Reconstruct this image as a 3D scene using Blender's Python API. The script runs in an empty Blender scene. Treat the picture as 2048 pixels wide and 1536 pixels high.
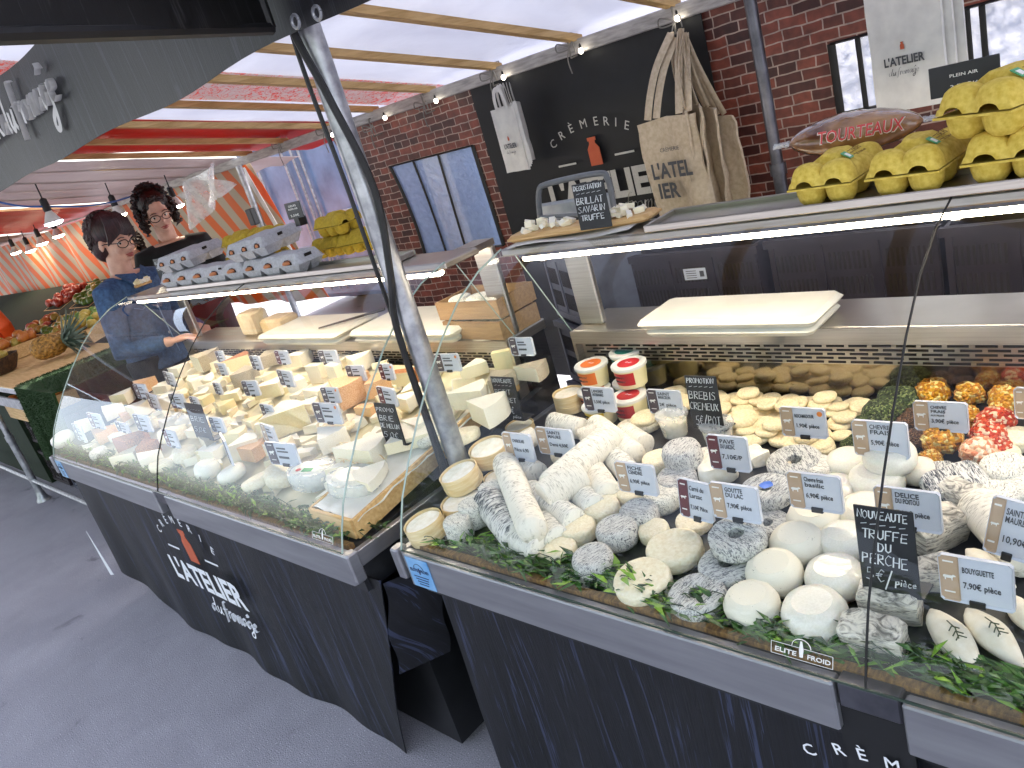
import bpy, math, random
from mathutils import Vector, Matrix, noise, Euler
random.seed(7)
PI=math.pi; R=math.radians
col=bpy.context.scene.collection
# ------------------------------------------------------------------ camera model
YAW,PIT,ROL,F=-8.35748201e-01,-3.37610542e-01,-2.99238525e-01,1574.75
H=1.60
_cy,_sy=math.cos(YAW),math.sin(YAW)
cf=Vector((_sy*math.cos(PIT),_cy*math.cos(PIT),math.sin(PIT)))
_r=Vector((_cy,-_sy,0)); _u=_r.cross(cf)
cr=math.cos(ROL)*_r+math.sin(ROL)*_u; cu=-math.sin(ROL)*_r+math.cos(ROL)*_u
CAM=Vector((0,0,H))
def ray(x,y): return cr*((x-1024)/F)-cu*((y-768)/F)+cf
def at(x,y,ax,v):
    d=ray(x,y); i='xyz'.index(ax); return CAM+d*((v-CAM[i])/d[i])
def dep(p): return (Vector(p)-CAM).dot(cf)
def atd(x,y,d): return CAM+ray(x,y)*d
DK0,DKS,DKY=.738,.09,.80
def deckz(y): return DK0+DKS*(y-DKY)
def on(x,y,h=0):
    d=ray(x,y)   # z = DK0+DKS*(Y-DKY)+h
    t=(DK0+h-DKS*DKY-CAM.z+DKS*CAM.y)/(d.z-DKS*d.y); return CAM+d*t
# ------------------------------------------------------------------ materials
def rgb(h):
    if isinstance(h,str):
        h=h.lstrip('#'); c=[int(h[i:i+2],16)/255 for i in (0,2,4)]
        return tuple([(v/12.92 if v<=.04045 else ((v+.055)/1.055)**2.4) for v in c])+(1,)
    return tuple(h[:3])+(1,)
MC={}
class NT:
    def __init__(s,name):
        s.m=bpy.data.materials.new(name); s.m.use_nodes=True; s.t=s.m.node_tree; s.n=s.t.nodes; s.l=s.t.links
        s.p=s.n['Principled BSDF']; s.out=s.n['Material Output']
    def new(s,k,**kw):
        n=s.n.new(k)
        for a,v in kw.items(): setattr(n,a,v)
        return n
    def link(s,a,b): s.l.new(a,b)
    def coord(s,sc=(1,1,1),rot=(0,0,0),kind='Object'):
        tc=s.new('ShaderNodeTexCoord'); mp=s.new('ShaderNodeMapping'); mp.inputs['Scale'].default_value=sc; mp.inputs['Rotation'].default_value=rot
        s.link(tc.outputs[kind],mp.inputs[0]); return mp.outputs[0]
    def noise(s,v,scale,detail=4,rough=.55,dist=0):
        n=s.new('ShaderNodeTexNoise'); n.inputs['Scale'].default_value=scale; n.inputs['Detail'].default_value=detail
        n.inputs['Roughness'].default_value=rough; n.inputs['Distortion'].default_value=dist; s.link(v,n.inputs['Vector']); return n.outputs['Fac']
    def ramp(s,f,stops):
        r=s.new('ShaderNodeValToRGB'); e=r.color_ramp.elements
        while len(e)<len(stops): e.new(.5)
        for i,(p,c) in enumerate(stops): e[i].position=p; e[i].color=rgb(c)
        s.link(f,r.inputs[0]); return r.outputs[0]
    def bump(s,f,st,dist=.002):
        b=s.new('ShaderNodeBump'); b.inputs['Strength'].default_value=st; b.inputs['Distance'].default_value=dist
        s.link(f,b.inputs['Height']); s.link(b.outputs[0],s.p.inputs['Normal']); return b
    def base(s,c):
        if hasattr(c,'links') or hasattr(c,'is_linked'): s.link(c,s.p.inputs['Base Color'])
        else: s.p.inputs['Base Color'].default_value=rgb(c)
    def set(s,rough=.6,metal=0,spec=.5):
        s.p.inputs['Roughness'].default_value=rough; s.p.inputs['Metallic'].default_value=metal; s.p.inputs['Specular IOR Level'].default_value=spec
def M(name,c,c2=None,rough=.6,metal=0,scale=20,stretch=(1,1,1),bump=.2,bdist=.002,detail=4,lo=.35,hi=.65,sss=0,coat=0,spec=.5):
    if name in MC: return MC[name]
    n=NT(name); v=n.coord(stretch); f=n.noise(v,scale,detail)
    n.base(n.ramp(f,[(lo,c),(hi,c2 or c)])); n.set(rough,metal,spec)
    if bump: n.bump(f,bump,bdist)
    if sss: n.p.inputs['Subsurface Weight'].default_value=sss; n.p.inputs['Subsurface Radius'].default_value=(.01,.006,.003); n.p.inputs['Subsurface Scale'].default_value=.5
    if coat: n.p.inputs['Coat Weight'].default_value=coat; n.p.inputs['Coat Roughness'].default_value=.08
    MC[name]=n.m; return n.m
def emis(name,c,st):
    if name in MC: return MC[name]
    n=NT(name); n.base(c); n.p.inputs['Emission Color'].default_value=rgb(c); n.p.inputs['Emission Strength'].default_value=st; MC[name]=n.m; return n.m
def m_glass():
    n=NT('thin_glass'); t=n.new('ShaderNodeBsdfTransparent'); t.inputs[0].default_value=(.955,.975,.965,1)
    g=n.new('ShaderNodeBsdfGlossy'); g.inputs['Roughness'].default_value=.01; g.inputs['Color'].default_value=(.95,.97,1,1)
    l0=n.new('ShaderNodeLayerWeight'); l0.inputs['Blend'].default_value=.5
    pw=n.new('ShaderNodeMath',operation='POWER'); pw.inputs[1].default_value=4.2; n.link(l0.outputs['Facing'],pw.inputs[0])
    lw=n.new('ShaderNodeMath',operation='MULTIPLY_ADD'); lw.inputs[1].default_value=.75; lw.inputs[2].default_value=.02; n.link(pw.outputs[0],lw.inputs[0])
    m=n.new('ShaderNodeMixShader'); n.link(lw.outputs[0],m.inputs[0]); n.link(t.outputs[0],m.inputs[1]); n.link(g.outputs[0],m.inputs[2])
    n.link(m.outputs[0],n.out.inputs[0]); MC['glass']=n.m; return n.m
def m_film(name,c,op=.25,rough=.15):
    n=NT(name); t=n.new('ShaderNodeBsdfTransparent'); n.base(c); n.set(rough)
    m=n.new('ShaderNodeMixShader'); v=n.coord(); f=n.noise(v,30,3); 
    mt=n.new('ShaderNodeMath',operation='MULTIPLY_ADD'); mt.inputs[1].default_value=.5; mt.inputs[2].default_value=op-.25; n.link(f,mt.inputs[0]); n.link(mt.outputs[0],m.inputs[0])
    n.link(t.outputs[0],m.inputs[1]); n.link(n.p.outputs[0],m.inputs[2]); n.link(m.outputs[0],n.out.inputs[0]); n.bump(f,.6,.01); MC[name]=n.m; return n.m
def m_tarp(name,c,c2=None,tr=.6,pattern=None):
    n=NT(name); v=n.coord(); f=n.noise(v,1.7,5,.6,.6)
    cc=n.ramp(f,[(.3,c),(.7,c2 or c)])
    if pattern:
        v2=n.coord((7,16,1)); w=n.noise(v2,2.2,1,.3,1.5); w=n.ramp(w,[(.49,(0,0,0)),(.50,(1,1,1)),(.56,(1,1,1)),(.57,(0,0,0))])
        mx=n.new('ShaderNodeMix',data_type='RGBA'); n.link(w,mx.inputs[0]); n.link(cc,mx.inputs[6]); mx.inputs[7].default_value=rgb(pattern); cc=mx.outputs[2]
    n.base(cc); n.set(.45)
    f2=n.noise(v,5,4,.6); b=n.bump(f2,.4,.02)
    t=n.new('ShaderNodeBsdfTranslucent'); n.link(cc,t.inputs[0]); m=n.new('ShaderNodeMixShader'); m.inputs[0].default_value=tr
    n.link(n.p.outputs[0],m.inputs[1]); n.link(t.outputs[0],m.inputs[2]); n.link(m.outputs[0],n.out.inputs[0]); MC[name]=n.m; return n.m
def m_woodcloth(name,a='#07080c',b='#151822',c='#4a5068',sc=1.0,rough=.5):
    n=NT(name); v=n.coord((16*sc,1,.7*sc)); f=n.noise(v,3.0,4,.6,.9)
    f2=n.noise(n.coord((110*sc,1,1.6*sc)),3,3,.6,.3)
    ad=n.new('ShaderNodeMath',operation='MULTIPLY_ADD'); ad.inputs[1].default_value=.6; n.link(f2,ad.inputs[0]); n.link(f,ad.inputs[2])
    n.base(n.ramp(ad.outputs[0],[(.60,a),(.80,b),(.90,b),(.94,c),(.985,c)])); n.set(rough); n.bump(ad.outputs[0],.25,.004); MC[name]=n.m; return n.m
def m_brick(name):
    n=NT(name); tc=n.new('ShaderNodeTexCoord'); sp=n.new('ShaderNodeSeparateXYZ'); cb=n.new('ShaderNodeCombineXYZ')
    n.link(tc.outputs['Object'],sp.inputs[0]); n.link(sp.outputs[0],cb.inputs[0]); n.link(sp.outputs[2],cb.inputs[1])
    nz=n.new('ShaderNodeTexNoise'); nz.inputs['Scale'].default_value=14; n.link(cb.outputs[0],nz.inputs['Vector'])
    ma=n.new('ShaderNodeVectorMath',operation='MULTIPLY_ADD'); ma.inputs[1].default_value=(.012,.012,0); n.link(nz.outputs['Color'],ma.inputs[0]); n.link(cb.outputs[0],ma.inputs[2])
    br=n.new('ShaderNodeTexBrick'); br.inputs['Scale'].default_value=1; br.inputs['Brick Width'].default_value=.098; br.inputs['Row Height'].default_value=.036
    br.inputs['Mortar Size'].default_value=.0028; br.inputs['Mortar Smooth'].default_value=.3; br.inputs['Bias'].default_value=-.1
    br.inputs['Color1'].default_value=rgb('#8a4838'); br.inputs['Color2'].default_value=rgb('#331618'); br.inputs['Mortar'].default_value=rgb('#b3a094')
    br.squash=.7; br.squash_frequency=3; br.offset=.45; n.link(ma.outputs[0],br.inputs['Vector'])
    f=n.noise(cb.outputs[0],25,4); mx=n.new('ShaderNodeMix',data_type='RGBA',blend_type='MULTIPLY'); mx.inputs[0].default_value=.8
    n.link(br.outputs[0],mx.inputs[6]); n.link(n.ramp(f,[(.3,(.45,.4,.42)),(.7,(1.2,1.1,1.05))]),mx.inputs[7]); n.base(mx.outputs[2]); n.set(.5); MC[name]=n.m; return n.m
def m_ash(name,dark,light,sc=90,lo=.42,hi=.56,st=(1,4,1),bd=.004):
    n=NT(name); v=n.coord(st); f=n.noise(v,sc*.55,5,.65,1.5); f2=n.noise(n.coord(),18,3)
    ad=n.new('ShaderNodeMath',operation='MULTIPLY_ADD'); ad.inputs[1].default_value=.35; n.link(f2,ad.inputs[0]); n.link(f,ad.inputs[2])
    n.base(n.ramp(ad.outputs[0],[(lo+.12,dark),(hi+.12,light)])); n.set(.8); n.bump(ad.outputs[0],.8,bd); MC[name]=n.m; return n.m
def m_stripe(name,a,b,freq,shear,tr=.5):
    n=NT(name); tc=n.new('ShaderNodeTexCoord'); sp=n.new('ShaderNodeSeparateXYZ'); n.link(tc.outputs['Object'],sp.inputs[0])
    s1=n.new('ShaderNodeMath',operation='MULTIPLY_ADD'); s1.inputs[1].default_value=shear; n.link(sp.outputs[2],s1.inputs[0]); n.link(sp.outputs[0],s1.inputs[2])
    s2=n.new('ShaderNodeMath',operation='MULTIPLY'); s2.inputs[1].default_value=freq; n.link(s1.outputs[0],s2.inputs[0])
    s3=n.new('ShaderNodeMath',operation='FRACT'); n.link(s2.outputs[0],s3.inputs[0])
    cc=n.ramp(s3.outputs[0],[(.0,b),(.48,b),(.5,a),(.98,a),(1,b)]); n.base(cc); n.set(.6)
    t=n.new('ShaderNodeBsdfTranslucent'); n.link(cc,t.inputs[0]); m=n.new('ShaderNodeMixShader'); m.inputs[0].default_value=tr
    n.link(n.p.outputs[0],m.inputs[1]); n.link(t.outputs[0],m.inputs[2]); n.link(m.outputs[0],n.out.inputs[0]); MC[name]=n.m; return n.m
def m_blotch(name,cols,sc,bump=.8,rough=.45,bd=.006,st=(1,1,1)):
    n=NT(name); vo=n.new('ShaderNodeTexVoronoi'); vo.inputs['Scale'].default_value=sc; n.link(n.coord(st),vo.inputs['Vector'])
    sp=n.new('ShaderNodeSeparateColor'); n.link(vo.outputs['Color'],sp.inputs[0])
    k=len(cols); stops=[((i+.02)/k,c) for i,c in enumerate(cols)]; r=n.new('ShaderNodeValToRGB'); r.color_ramp.interpolation='CONSTANT'; e=r.color_ramp.elements
    while len(e)<k: e.new(.5)
    for i,(p,c) in enumerate(stops): e[i].position=p; e[i].color=rgb(c)
    n.link(sp.outputs[0],r.inputs[0]); n.base(r.outputs[0]); n.set(rough); b=n.bump(vo.outputs['Distance'],bump,bd); b.invert=True; MC[name]=n.m; return n.m
glass=m_glass()
steel=M('brushed_steel','#a9a39a','#b9b4ab',rough=.28,metal=.9,scale=6,stretch=(1,1,40),bump=.03)
steel2=M('satin_steel_front','#8f8f95','#a3a3a8',rough=.42,metal=.75,scale=4,stretch=(.6,1,6),bump=.03)
steeld=M('dark_steel','#55555c','#686870',rough=.35,metal=.8,bump=.03)
mirror=M('polished_steel','#8f8878','#98907f',rough=.09,metal=1,bump=0)
galv=M('galvanised_steel','#8e9096','#b6b8bc',rough=.38,metal=.75,scale=30,bump=.05)
beamm=M('weathered_aluminium','#8d8a87','#b3aeaa',rough=.6,metal=.25,scale=12,stretch=(1,6,6),bump=.4)
rubber=M('black_rubber','#0c0c0e','#151518',rough=.55,bump=.1)
blackp=M('black_plastic','#101114','#18191c',rough=.4,bump=.05)
slate=M('slate_deck','#17181c','#24262b',rough=.5,scale=30,bump=.2)
whitep=M('white_plastic','#d4d4d0','#dededa',rough=.4,bump=.02)
boardp=M('cutting_board_plastic','#c6c3b8','#d2cfc4',rough=.35,scale=9,bump=.02)
cream=M('cream_rind','#e6d9b8','#f3ead2',rough=.65,scale=7,bump=.7,bdist=.004,detail=8,sss=.1)
creamy=M('creamy_disc_rind','#dcc99e','#f0e4c4',rough=.6,scale=7,bump=.7,bdist=.004,detail=8,sss=.1)
fresh=M('fresh_white_curd','#e2ded0','#ece8dc',rough=.3,scale=14,bump=.1,sss=.2,coat=.3)
paste=M('pale_paste','#efe4c4','#f6eed8',rough=.5,scale=50,bump=.15,sss=.15)
paste2=M('yellow_paste','#e6d6a2','#efe3bb',rough=.45,scale=40,bump=.12,sss=.15)
paste3=M('orange_paste','#dfb27a','#e8c494',rough=.5,scale=30,bump=.12,sss=.1)
blue_p=M('blue_veined_paste','#8d9a86','#efe8cc',rough=.55,scale=55,bump=.3,lo=.36,hi=.46,sss=.1)
rindw=M('bloomy_rind','#e9e2d0','#f6f2e8',rough=.75,scale=60,bump=.4,bdist=.003)
rindg=M('grey_rind','#9a8f7c','#cdc2ab',rough=.8,scale=60,bump=.6,bdist=.004)
rindb=M('brown_rind','#8a5632','#b97d4c',rough=.65,scale=30,bump=.4)
rindo=M('washed_orange_rind','#cf9a66','#e6c098',rough=.55,scale=40,bump=.3)
red_r=M('dark_red_paste','#8c3c22','#b0603a',rough=.5,scale=30,bump=.2)
ash1=m_ash('ash_rind','#3e424c','#e2e0da',90,.47,.58,(5,1,1),.004)
ash2=m_ash('light_ash_rind','#77766f','#f1eee4',90,.40,.54,(5,1,1),.004)
ash3=m_ash('wrinkled_ivory_rind','#a39c88','#f4eee0',90,.36,.52,(5,1,1),.004)
ash1u=m_ash('ash_rind_round','#4a4e58','#dcdad6',5,.43,.56,(1,6,2),.004)
ash2u=m_ash('light_ash_rind_round','#74736d','#f1eee4',6,.42,.54,(1,4,2),.004)
ash3u=m_ash('wrinkled_ivory_round','#a39a80','#efe6cf',7,.38,.54,(1,3,2),.004)
ash4=m_ash('rough_grey_brick_rind','#6c6963','#ded8ca',60,.42,.60,(1,1,4),.006)
speck=m_ash('speckled_curd','#6f6f58','#e8e3d2',13,.33,.35,(1,1,1),.001); 
wood=M('pale_wood','#c49a62','#dcb883',rough=.6,scale=8,stretch=(1,12,12),bump=.15)
woodx=M('slat_wood','#a5844f','#c6a470',rough=.65,scale=6,stretch=(12,1,12),bump=.2)
chip=M('chip_wood_box','#dcc08c','#ecd7ab',rough=.6,scale=10,stretch=(2,2,14),bump=.2)
card_w=M('card_white','#c4c9d6','#cdd1dc',rough=.25,bump=0)
ink=M('grey_ink','#3a3c42','#44464c',rough=.5,bump=0)
beige=M('beige_band','#b49a80','#bda48a',rough=.3,bump=0); maroon=M('maroon_band','#5f2a30','#6c3338',rough=.3,bump=0); taupe=M('dark_taupe_band','#4a3f46','#564a50',rough=.3,bump=0)
palew=M('white_print','#e6e4e0','#eeece8',rough=.6,bump=0)
chalkb=M('chalkboard','#14171c','#1d2127',rough=.45,scale=12,bump=.1)
chalk=M('chalk','#cfd3d6','#e2e4e6',rough=.9,scale=200,bump=.2)
blackcloth=M('black_banner','#0b0c10','#121319',rough=.6,scale=5,bump=.3,bdist=.01)
skirtm=m_woodcloth('black_wood_print','#030407','#0a0c13','#2e344c',1.0); valm=m_woodcloth('valance_wood_print','#0c0d11','#15161b','#2e3038',1.2)
flapm=m_woodcloth('flap_wood_print','#050506','#0b0b0c','#2a2a2c',1.6)
brick=m_brick('brick_print')
tw=m_tarp('white_tarp','#bcbec9','#cdcfd8',.44); tp=m_tarp('printed_tarp','#b3a9ab','#beb6b8',.38,'#c4574f'); tr_=m_tarp('red_tarp','#8a2a22','#a63a30',.45); tg=m_tarp('grey_tarp','#a3999b','#b4acae',.35)
stripem=m_stripe('orange_stripes','#d8661a','#b9ab94',4.2,.75,.22)
windowf=m_film('clear_window_film','#93a6d0',.84,.12)
filmc=m_film('clear_wrap','#e8ecee',.35,.08)
tote=M('tote_canvas','#b8a68e','#cbbba4',rough=.85,scale=60,bump=.3); paperw=M('white_paper','#cdcbc8','#dcdad6',rough=.7,scale=20,bump=.1)
orange_b=M('bottle_orange','#b5502e','#be5a36',rough=.6,bump=0)
gcard=M('grey_pulp','#a6a6aa','#babac0',rough=.9,scale=120,bump=.6); ycard=M('yellow_pulp','#c6a83e','#dcc25c',rough=.85,scale=120,bump=.5); oyel=M('olive_yellow_pulp','#a58a22','#b89a2c',rough=.85,scale=120,bump=.5)
eggm=M('brown_egg','#b0663c','#c17c50',rough=.5,bump=.05)
hole_shade=M('painted_hole_shade','#1a1410','#221a14',rough=.9,bump=0)  # dark colour stands in for the shade inside slots and openings
crate=M('plum_crate_plastic','#21191f','#2c2329',rough=.45,bump=.05); crateg=M('grey_crate_plastic','#4b4f5e','#5b6070',rough=.45,bump=.05)
green1=M('leaf_green','#234716','#3b6a20',rough=.4,scale=20,bump=.1); green2=M('leaf_bright','#57861f','#86ac32',rough=.4,scale=20,bump=.1); green3=M('leaf_dark','#12280f','#24451a',rough=.45,scale=20,bump=.1)
# ------------------------------------------------------------------ mesh builder
class MB:
    def __init__(s): s.v=[]; s.f=[]; s.mi=[]; s.cur=0
    def add(s,vs,fs,T=None):
        b=len(s.v)
        for p in vs:
            p=Vector(p); s.v.append(T@p if T else p)
        for f in fs: s.f.append([i+b for i in f]); s.mi.append(s.cur)
        return s
    def box(s,c,d,T=None,bev=0):
        x,y,z=c; a,b,e=d[0]/2,d[1]/2,d[2]/2
        if bev:
            k=min(bev,a*.9,b*.9,e*.9); 
            return s.rbox(c,d,k,T)
        vs=[(x+i*a,y+j*b,z+l*e) for i in(-1,1) for j in(-1,1) for l in(-1,1)]
        return s.add(vs,[(0,1,3,2),(4,6,7,5),(0,4,5,1),(2,3,7,6),(0,2,6,4),(1,5,7,3)],T)
    def rbox(s,c,d,k,T=None):
        # vertical-profile rounded box: octagonal plan, chamfered top & bottom
        x,y,z=c; a,b,e=d[0]/2,d[1]/2,d[2]/2
        def ring(ins,zz):
            A,B=a-ins,b-ins; K=k
            return [(x+px,y+py,zz) for px,py in ((A,-B+K),(A,B-K),(A-K,B),(-A+K,B),(-A,B-K),(-A,-B+K),(-A+K,-B),(A-K,-B))]
        return s.loft([ring(k*.8,z-e),ring(0,z-e+k),ring(0,z+e-k),ring(k*.8,z+e)],True,True,T)
    def loft(s,rings,closed=True,caps=True,T=None):
        n=len(rings[0]); vs=[p for r in rings for p in r]; fs=[]
        for i in range(len(rings)-1):
            for j in range(n if closed else n-1):
                k=(j+1)%n; fs.append((i*n+j,i*n+k,(i+1)*n+k,(i+1)*n+j))
        if caps: fs.append(tuple(reversed(range(n)))); fs.append(tuple(range((len(rings)-1)*n,len(rings)*n)))
        return s.add(vs,fs,T)
    def lathe(s,prof,n=24,T=None,caps=True):
        return s.loft([[(r*math.cos(2*PI*j/n),r*math.sin(2*PI*j/n),z) for j in range(n)] for r,z in prof],True,caps,T)
    def tube(s,pts,r,n=8,T=None,flat=1,caps=True):
        pts=[Vector(p) for p in pts]; rings=[]; pv=None
        for i,p in enumerate(pts):
            d=(pts[min(i+1,len(pts)-1)]-pts[max(i-1,0)])
            if d.length<1e-9: d=Vector((0,0,1))
            d.normalize()
            if pv is None: up=Vector((0,0,1)) if abs(d.z)<.9 else Vector((0,1,0)); a=d.cross(up).normalized()
            else: a=(pv-d*pv.dot(d)).normalized() if (pv-d*pv.dot(d)).length>1e-6 else d.orthogonal().normalized()
            pv=a; b=d.cross(a); rr=r[i] if isinstance(r,(list,tuple)) else r
            rings.append([p+a*(rr*math.cos(2*PI*j/n))+b*(rr*flat*math.sin(2*PI*j/n)) for j in range(n)])
        return s.loft(rings,True,caps,T)
    def poly(s,pts,th,T=None):
        # outline in XZ, thickness along Y
        n=len(pts); vs=[(x,-th/2,z) for x,z in pts]+[(x,th/2,z) for x,z in pts]
        fs=[tuple(range(n)),tuple(reversed(range(n,2*n)))]+[(i,i+n,(i+1)%n+n,(i+1)%n) for i in range(n)]
        return s.add(vs,fs,T)
    def grid(s,fn,nu,nv,T=None):
        vs=[fn(i/nu,j/nv) for i in range(nu+1) for j in range(nv+1)]; w=nv+1
        return s.add(vs,[(i*w+j,(i+1)*w+j,(i+1)*w+j+1,i*w+j+1) for i in range(nu) for j in range(nv)],T)
    def slab(s,fn,nu,nv,th,T=None):
        # thick sheet: fn gives front point; back offset th (vector)
        th=Vector(th); w=nv+1
        a=[Vector(fn(i/nu,j/nv)) for i in range(nu+1) for j in range(nv+1)]; N=len(a); vs=a+[p+th for p in a]; fs=[]
        for i in range(nu):
            for j in range(nv):
                q=(i*w+j,(i+1)*w+j,(i+1)*w+j+1,i*w+j+1); fs+=[q,tuple(k+N for k in reversed(q))]
        edge=[i*w for i in range(nu)]+[nu*w+j for j in range(nv)]+[i*w+nv for i in range(nu,0,-1)]+[j for j in range(nv,0,-1)]
        for i in range(len(edge)):
            p,q=edge[i],edge[(i+1)%len(edge)]; fs.append((q,p,p+N,q+N))
        return s.add(vs,fs,T)
    def jitter(s,amp,sc,seed=0):
        o=Vector((seed*3.1,seed*1.7,seed*.9))
        s.v=[p+noise.noise_vector(p*sc+o)*amp for p in s.v]; return s
    def mesh(s,name,mats,smooth=35):
        me=bpy.data.meshes.new(name); me.from_pydata([tuple(p) for p in s.v],[],s.f)
        for m in (mats if isinstance(mats,(list,tuple)) else [mats]): me.materials.append(m)
        me.polygons.foreach_set('material_index',s.mi); 
        if smooth: 
            me.shade_smooth(); me.set_sharp_from_angle(angle=R(smooth))
        me.update(); return me
    def build(s,name,mats,parent=None,smooth=35,loc=None,rot=None):
        me=s.mesh(name,mats,smooth); return link(name,me,parent,loc,rot)
def link(name,me,parent=None,loc=None,rot=None,scale=None):
    o=bpy.data.objects.new(name,me); col.objects.link(o)
    if parent: o.parent=parent
    if loc is not None: o.location=loc
    if rot is not None: o.rotation_euler=rot
    if scale is not None: o.scale=(scale,)*3 if isinstance(scale,(int,float)) else scale
    return o
def tag(o,label,cat,group=None,kind=None):
    if label: o['label']=label
    if cat: o['category']=cat
    if group: o['group']=group
    if kind: o['kind']=kind
    return o
def thing(name,label,cat,loc=(0,0,0),rot=(0,0,0),group=None,scale=None):
    return tag(link(name,None,None,loc,rot,scale),label,cat,group)
def TR(loc=(0,0,0),rot=(0,0,0),sc=(1,1,1)): return Matrix.LocRotScale(Vector(loc),Euler(rot),Vector(sc))
# ------------------------------------------------------------------ lettering
TC={}
def text_me(s,size=1.0,bold=0,mat=None,width=None,ext=0.0,shear=0,align='CENTER'):
    key=(s,bold,mat.name,shear,align)
    if key not in TC:
        cu_=bpy.data.curves.new('lettering','FONT'); cu_.body=s; cu_.size=1; cu_.offset=bold; cu_.align_x=align; cu_.resolution_u=2; cu_.shear=shear
        cu_.extrude=.01
        ob=bpy.data.objects.new('tmp',cu_); col.objects.link(ob); bpy.context.view_layer.update()
        me=bpy.data.meshes.new_from_object(ob.evaluated_get(bpy.context.evaluated_depsgraph_get())); me.name='lettering'
        bpy.data.objects.remove(ob); me.materials.clear(); me.materials.append(mat); TC[key]=me
    return TC[key]
def put_text(s,parent,x,z,h,mat,bold=0,y=-.002,w=None,shear=0,rz=0,align='CENTER',name='lettering'):
    me=text_me(s,1,bold,mat,shear=shear,align=align); xs=[v.co.x for v in me.vertices]; W=max(xs)-min(xs) if xs else 1
    sx=(w/W) if w else h/.7
    o=link(name,me,parent,(x,y,z),(PI/2,0,0) if not rz else Euler((PI/2,rz,0)),(sx,h/.7,.02)); return o
GL={'A':[[(0,0),(.35,1),(.7,0)],[(.12,.38),(.6,.36)]],'B':[[(0,0),(.02,1),(.5,.9),(.45,.6),(.05,.52),(.6,.45),(.55,.08),(0,0)]],'C':[[(.6,.85),(.3,1),(0,.6),(.05,.2),(.3,0),(.62,.12)]],
'D':[[(0,0),(0,1),(.45,.9),(.62,.5),(.4,.08),(0,0)]],'E':[[(.6,1),(0,.95),(.02,.5),(.5,.53)],[(.02,.5),(0,0),(.6,.03)]],'F':[[(0,0),(.02,.95),(.6,1)],[(.02,.5),(.48,.52)]],
'G':[[(.6,.85),(.3,1),(0,.6),(.05,.15),(.35,0),(.62,.2),(.6,.45),(.35,.45)]],'H':[[(0,0),(.02,1)],[(.6,0),(.62,1)],[(0,.5),(.6,.5)]],'I':[[(.15,0),(.17,1)]],'L':[[(0,1),(0,0),(.55,.03)]],
'M':[[(0,0),(.08,1),(.4,.4),(.75,1),(.8,0)]],'N':[[(0,0),(.03,1),(.6,.02),(.65,1)]],'O':[[(.3,1),(.02,.7),(.05,.2),(.35,0),(.62,.3),(.6,.8),(.3,1)]],'P':[[(0,0),(.02,1),(.5,.92),(.52,.6),(.03,.48)]],
'R':[[(0,0),(.02,1),(.5,.92),(.5,.6),(.03,.5),(.6,0)]],'S':[[(.58,.9),(.25,1),(.03,.75),(.5,.42),(.55,.12),(.25,0),(0,.12)]],'T':[[(0,.97),(.7,1)],[(.35,1),(.33,0)]],'U':[[(0,1),(.03,.2),(.3,0),(.58,.2),(.6,1)]],
'V':[[(0,1),(.3,0),(.6,1)]],'X':[[(0,1),(.6,0)],[(.6,1),(0,0)]],'Y':[[(0,1),(.3,.5),(.6,1)],[(.3,.5),(.25,0)]],'0':[[(.3,1),(.02,.7),(.05,.2),(.3,0),(.55,.3),(.55,.8),(.3,1)]],'5':[[(.6,1),(.1,.95),(.08,.55),(.4,.6),(.6,.3),(.35,0),(0,.08)]],
'6':[[(.5,1),(.1,.6),(.02,.2),(.3,0),(.55,.2),(.4,.48),(.05,.3)]],',':[[(.1,.1),(.05,-.2)]],'/':[[(0,-.1),(.6,1.1)]],'€':[[(.6,.85),(.35,1),(.1,.6),(.1,.3),(.35,0),(.6,.15)],[(-.05,.6),(.45,.62)],[(-.05,.38),(.42,.4)]],
"'":[[(.1,1.1),(.05,.85)]],'p':[[(0,-.35),(.03,.5),(.3,.55),(.35,.25),(.05,.1)]],'i':[[(.05,0),(.06,.5)],[(.07,.7),(.08,.74)]],'e':[[(0,.25),(.35,.3),(.25,.5),(.02,.4),(.05,.05),(.35,.08)]],'c':[[(.33,.45),(.1,.5),(0,.2),(.15,0),(.35,.08)]],
'È':[[(.6,1),(0,.95),(.02,.5),(.5,.53)],[(.02,.5),(0,0),(.6,.03)],[(.1,1.35),(.35,1.15)]],'~':[[(0,.4),(.2,.7)],[(.4,.4),(.6,.7)]],'-':[[(0,.4),(.35,.65)]],'4':[[(.3,1),(0,.4),(.6,.42)],[(.45,.7),(.42,0)]],'è':[[(0,.25),(.35,.3),(.25,.5),(.02,.4),(.05,.05),(.35,.08)],[(.1,.85),(.25,.65)]]}
def chalk_line(mb,s,x,z,h,w,th,seed=0):
    rnd=random.Random(seed); adv={'I':.4,'i':.25,',':.3,' ':.5,"'":.3,'M':1.0,'p':.5,'e':.5,'c':.5,'è':.5,'-':.6}
    tot=sum(adv.get(c,.82) for c in s); k=w/tot; cx=x
    for c in s:
        for st in GL.get(c,[]):
            jx,jz=rnd.uniform(-.03,.03),rnd.uniform(-.05,.05)
            mb.tube([(cx+(px+jx+.12*pz)*k,0,z+(pz+jz)*h) for px,pz in st],th,5,flat=.4)
        cx+=adv.get(c,.82)*k
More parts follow.
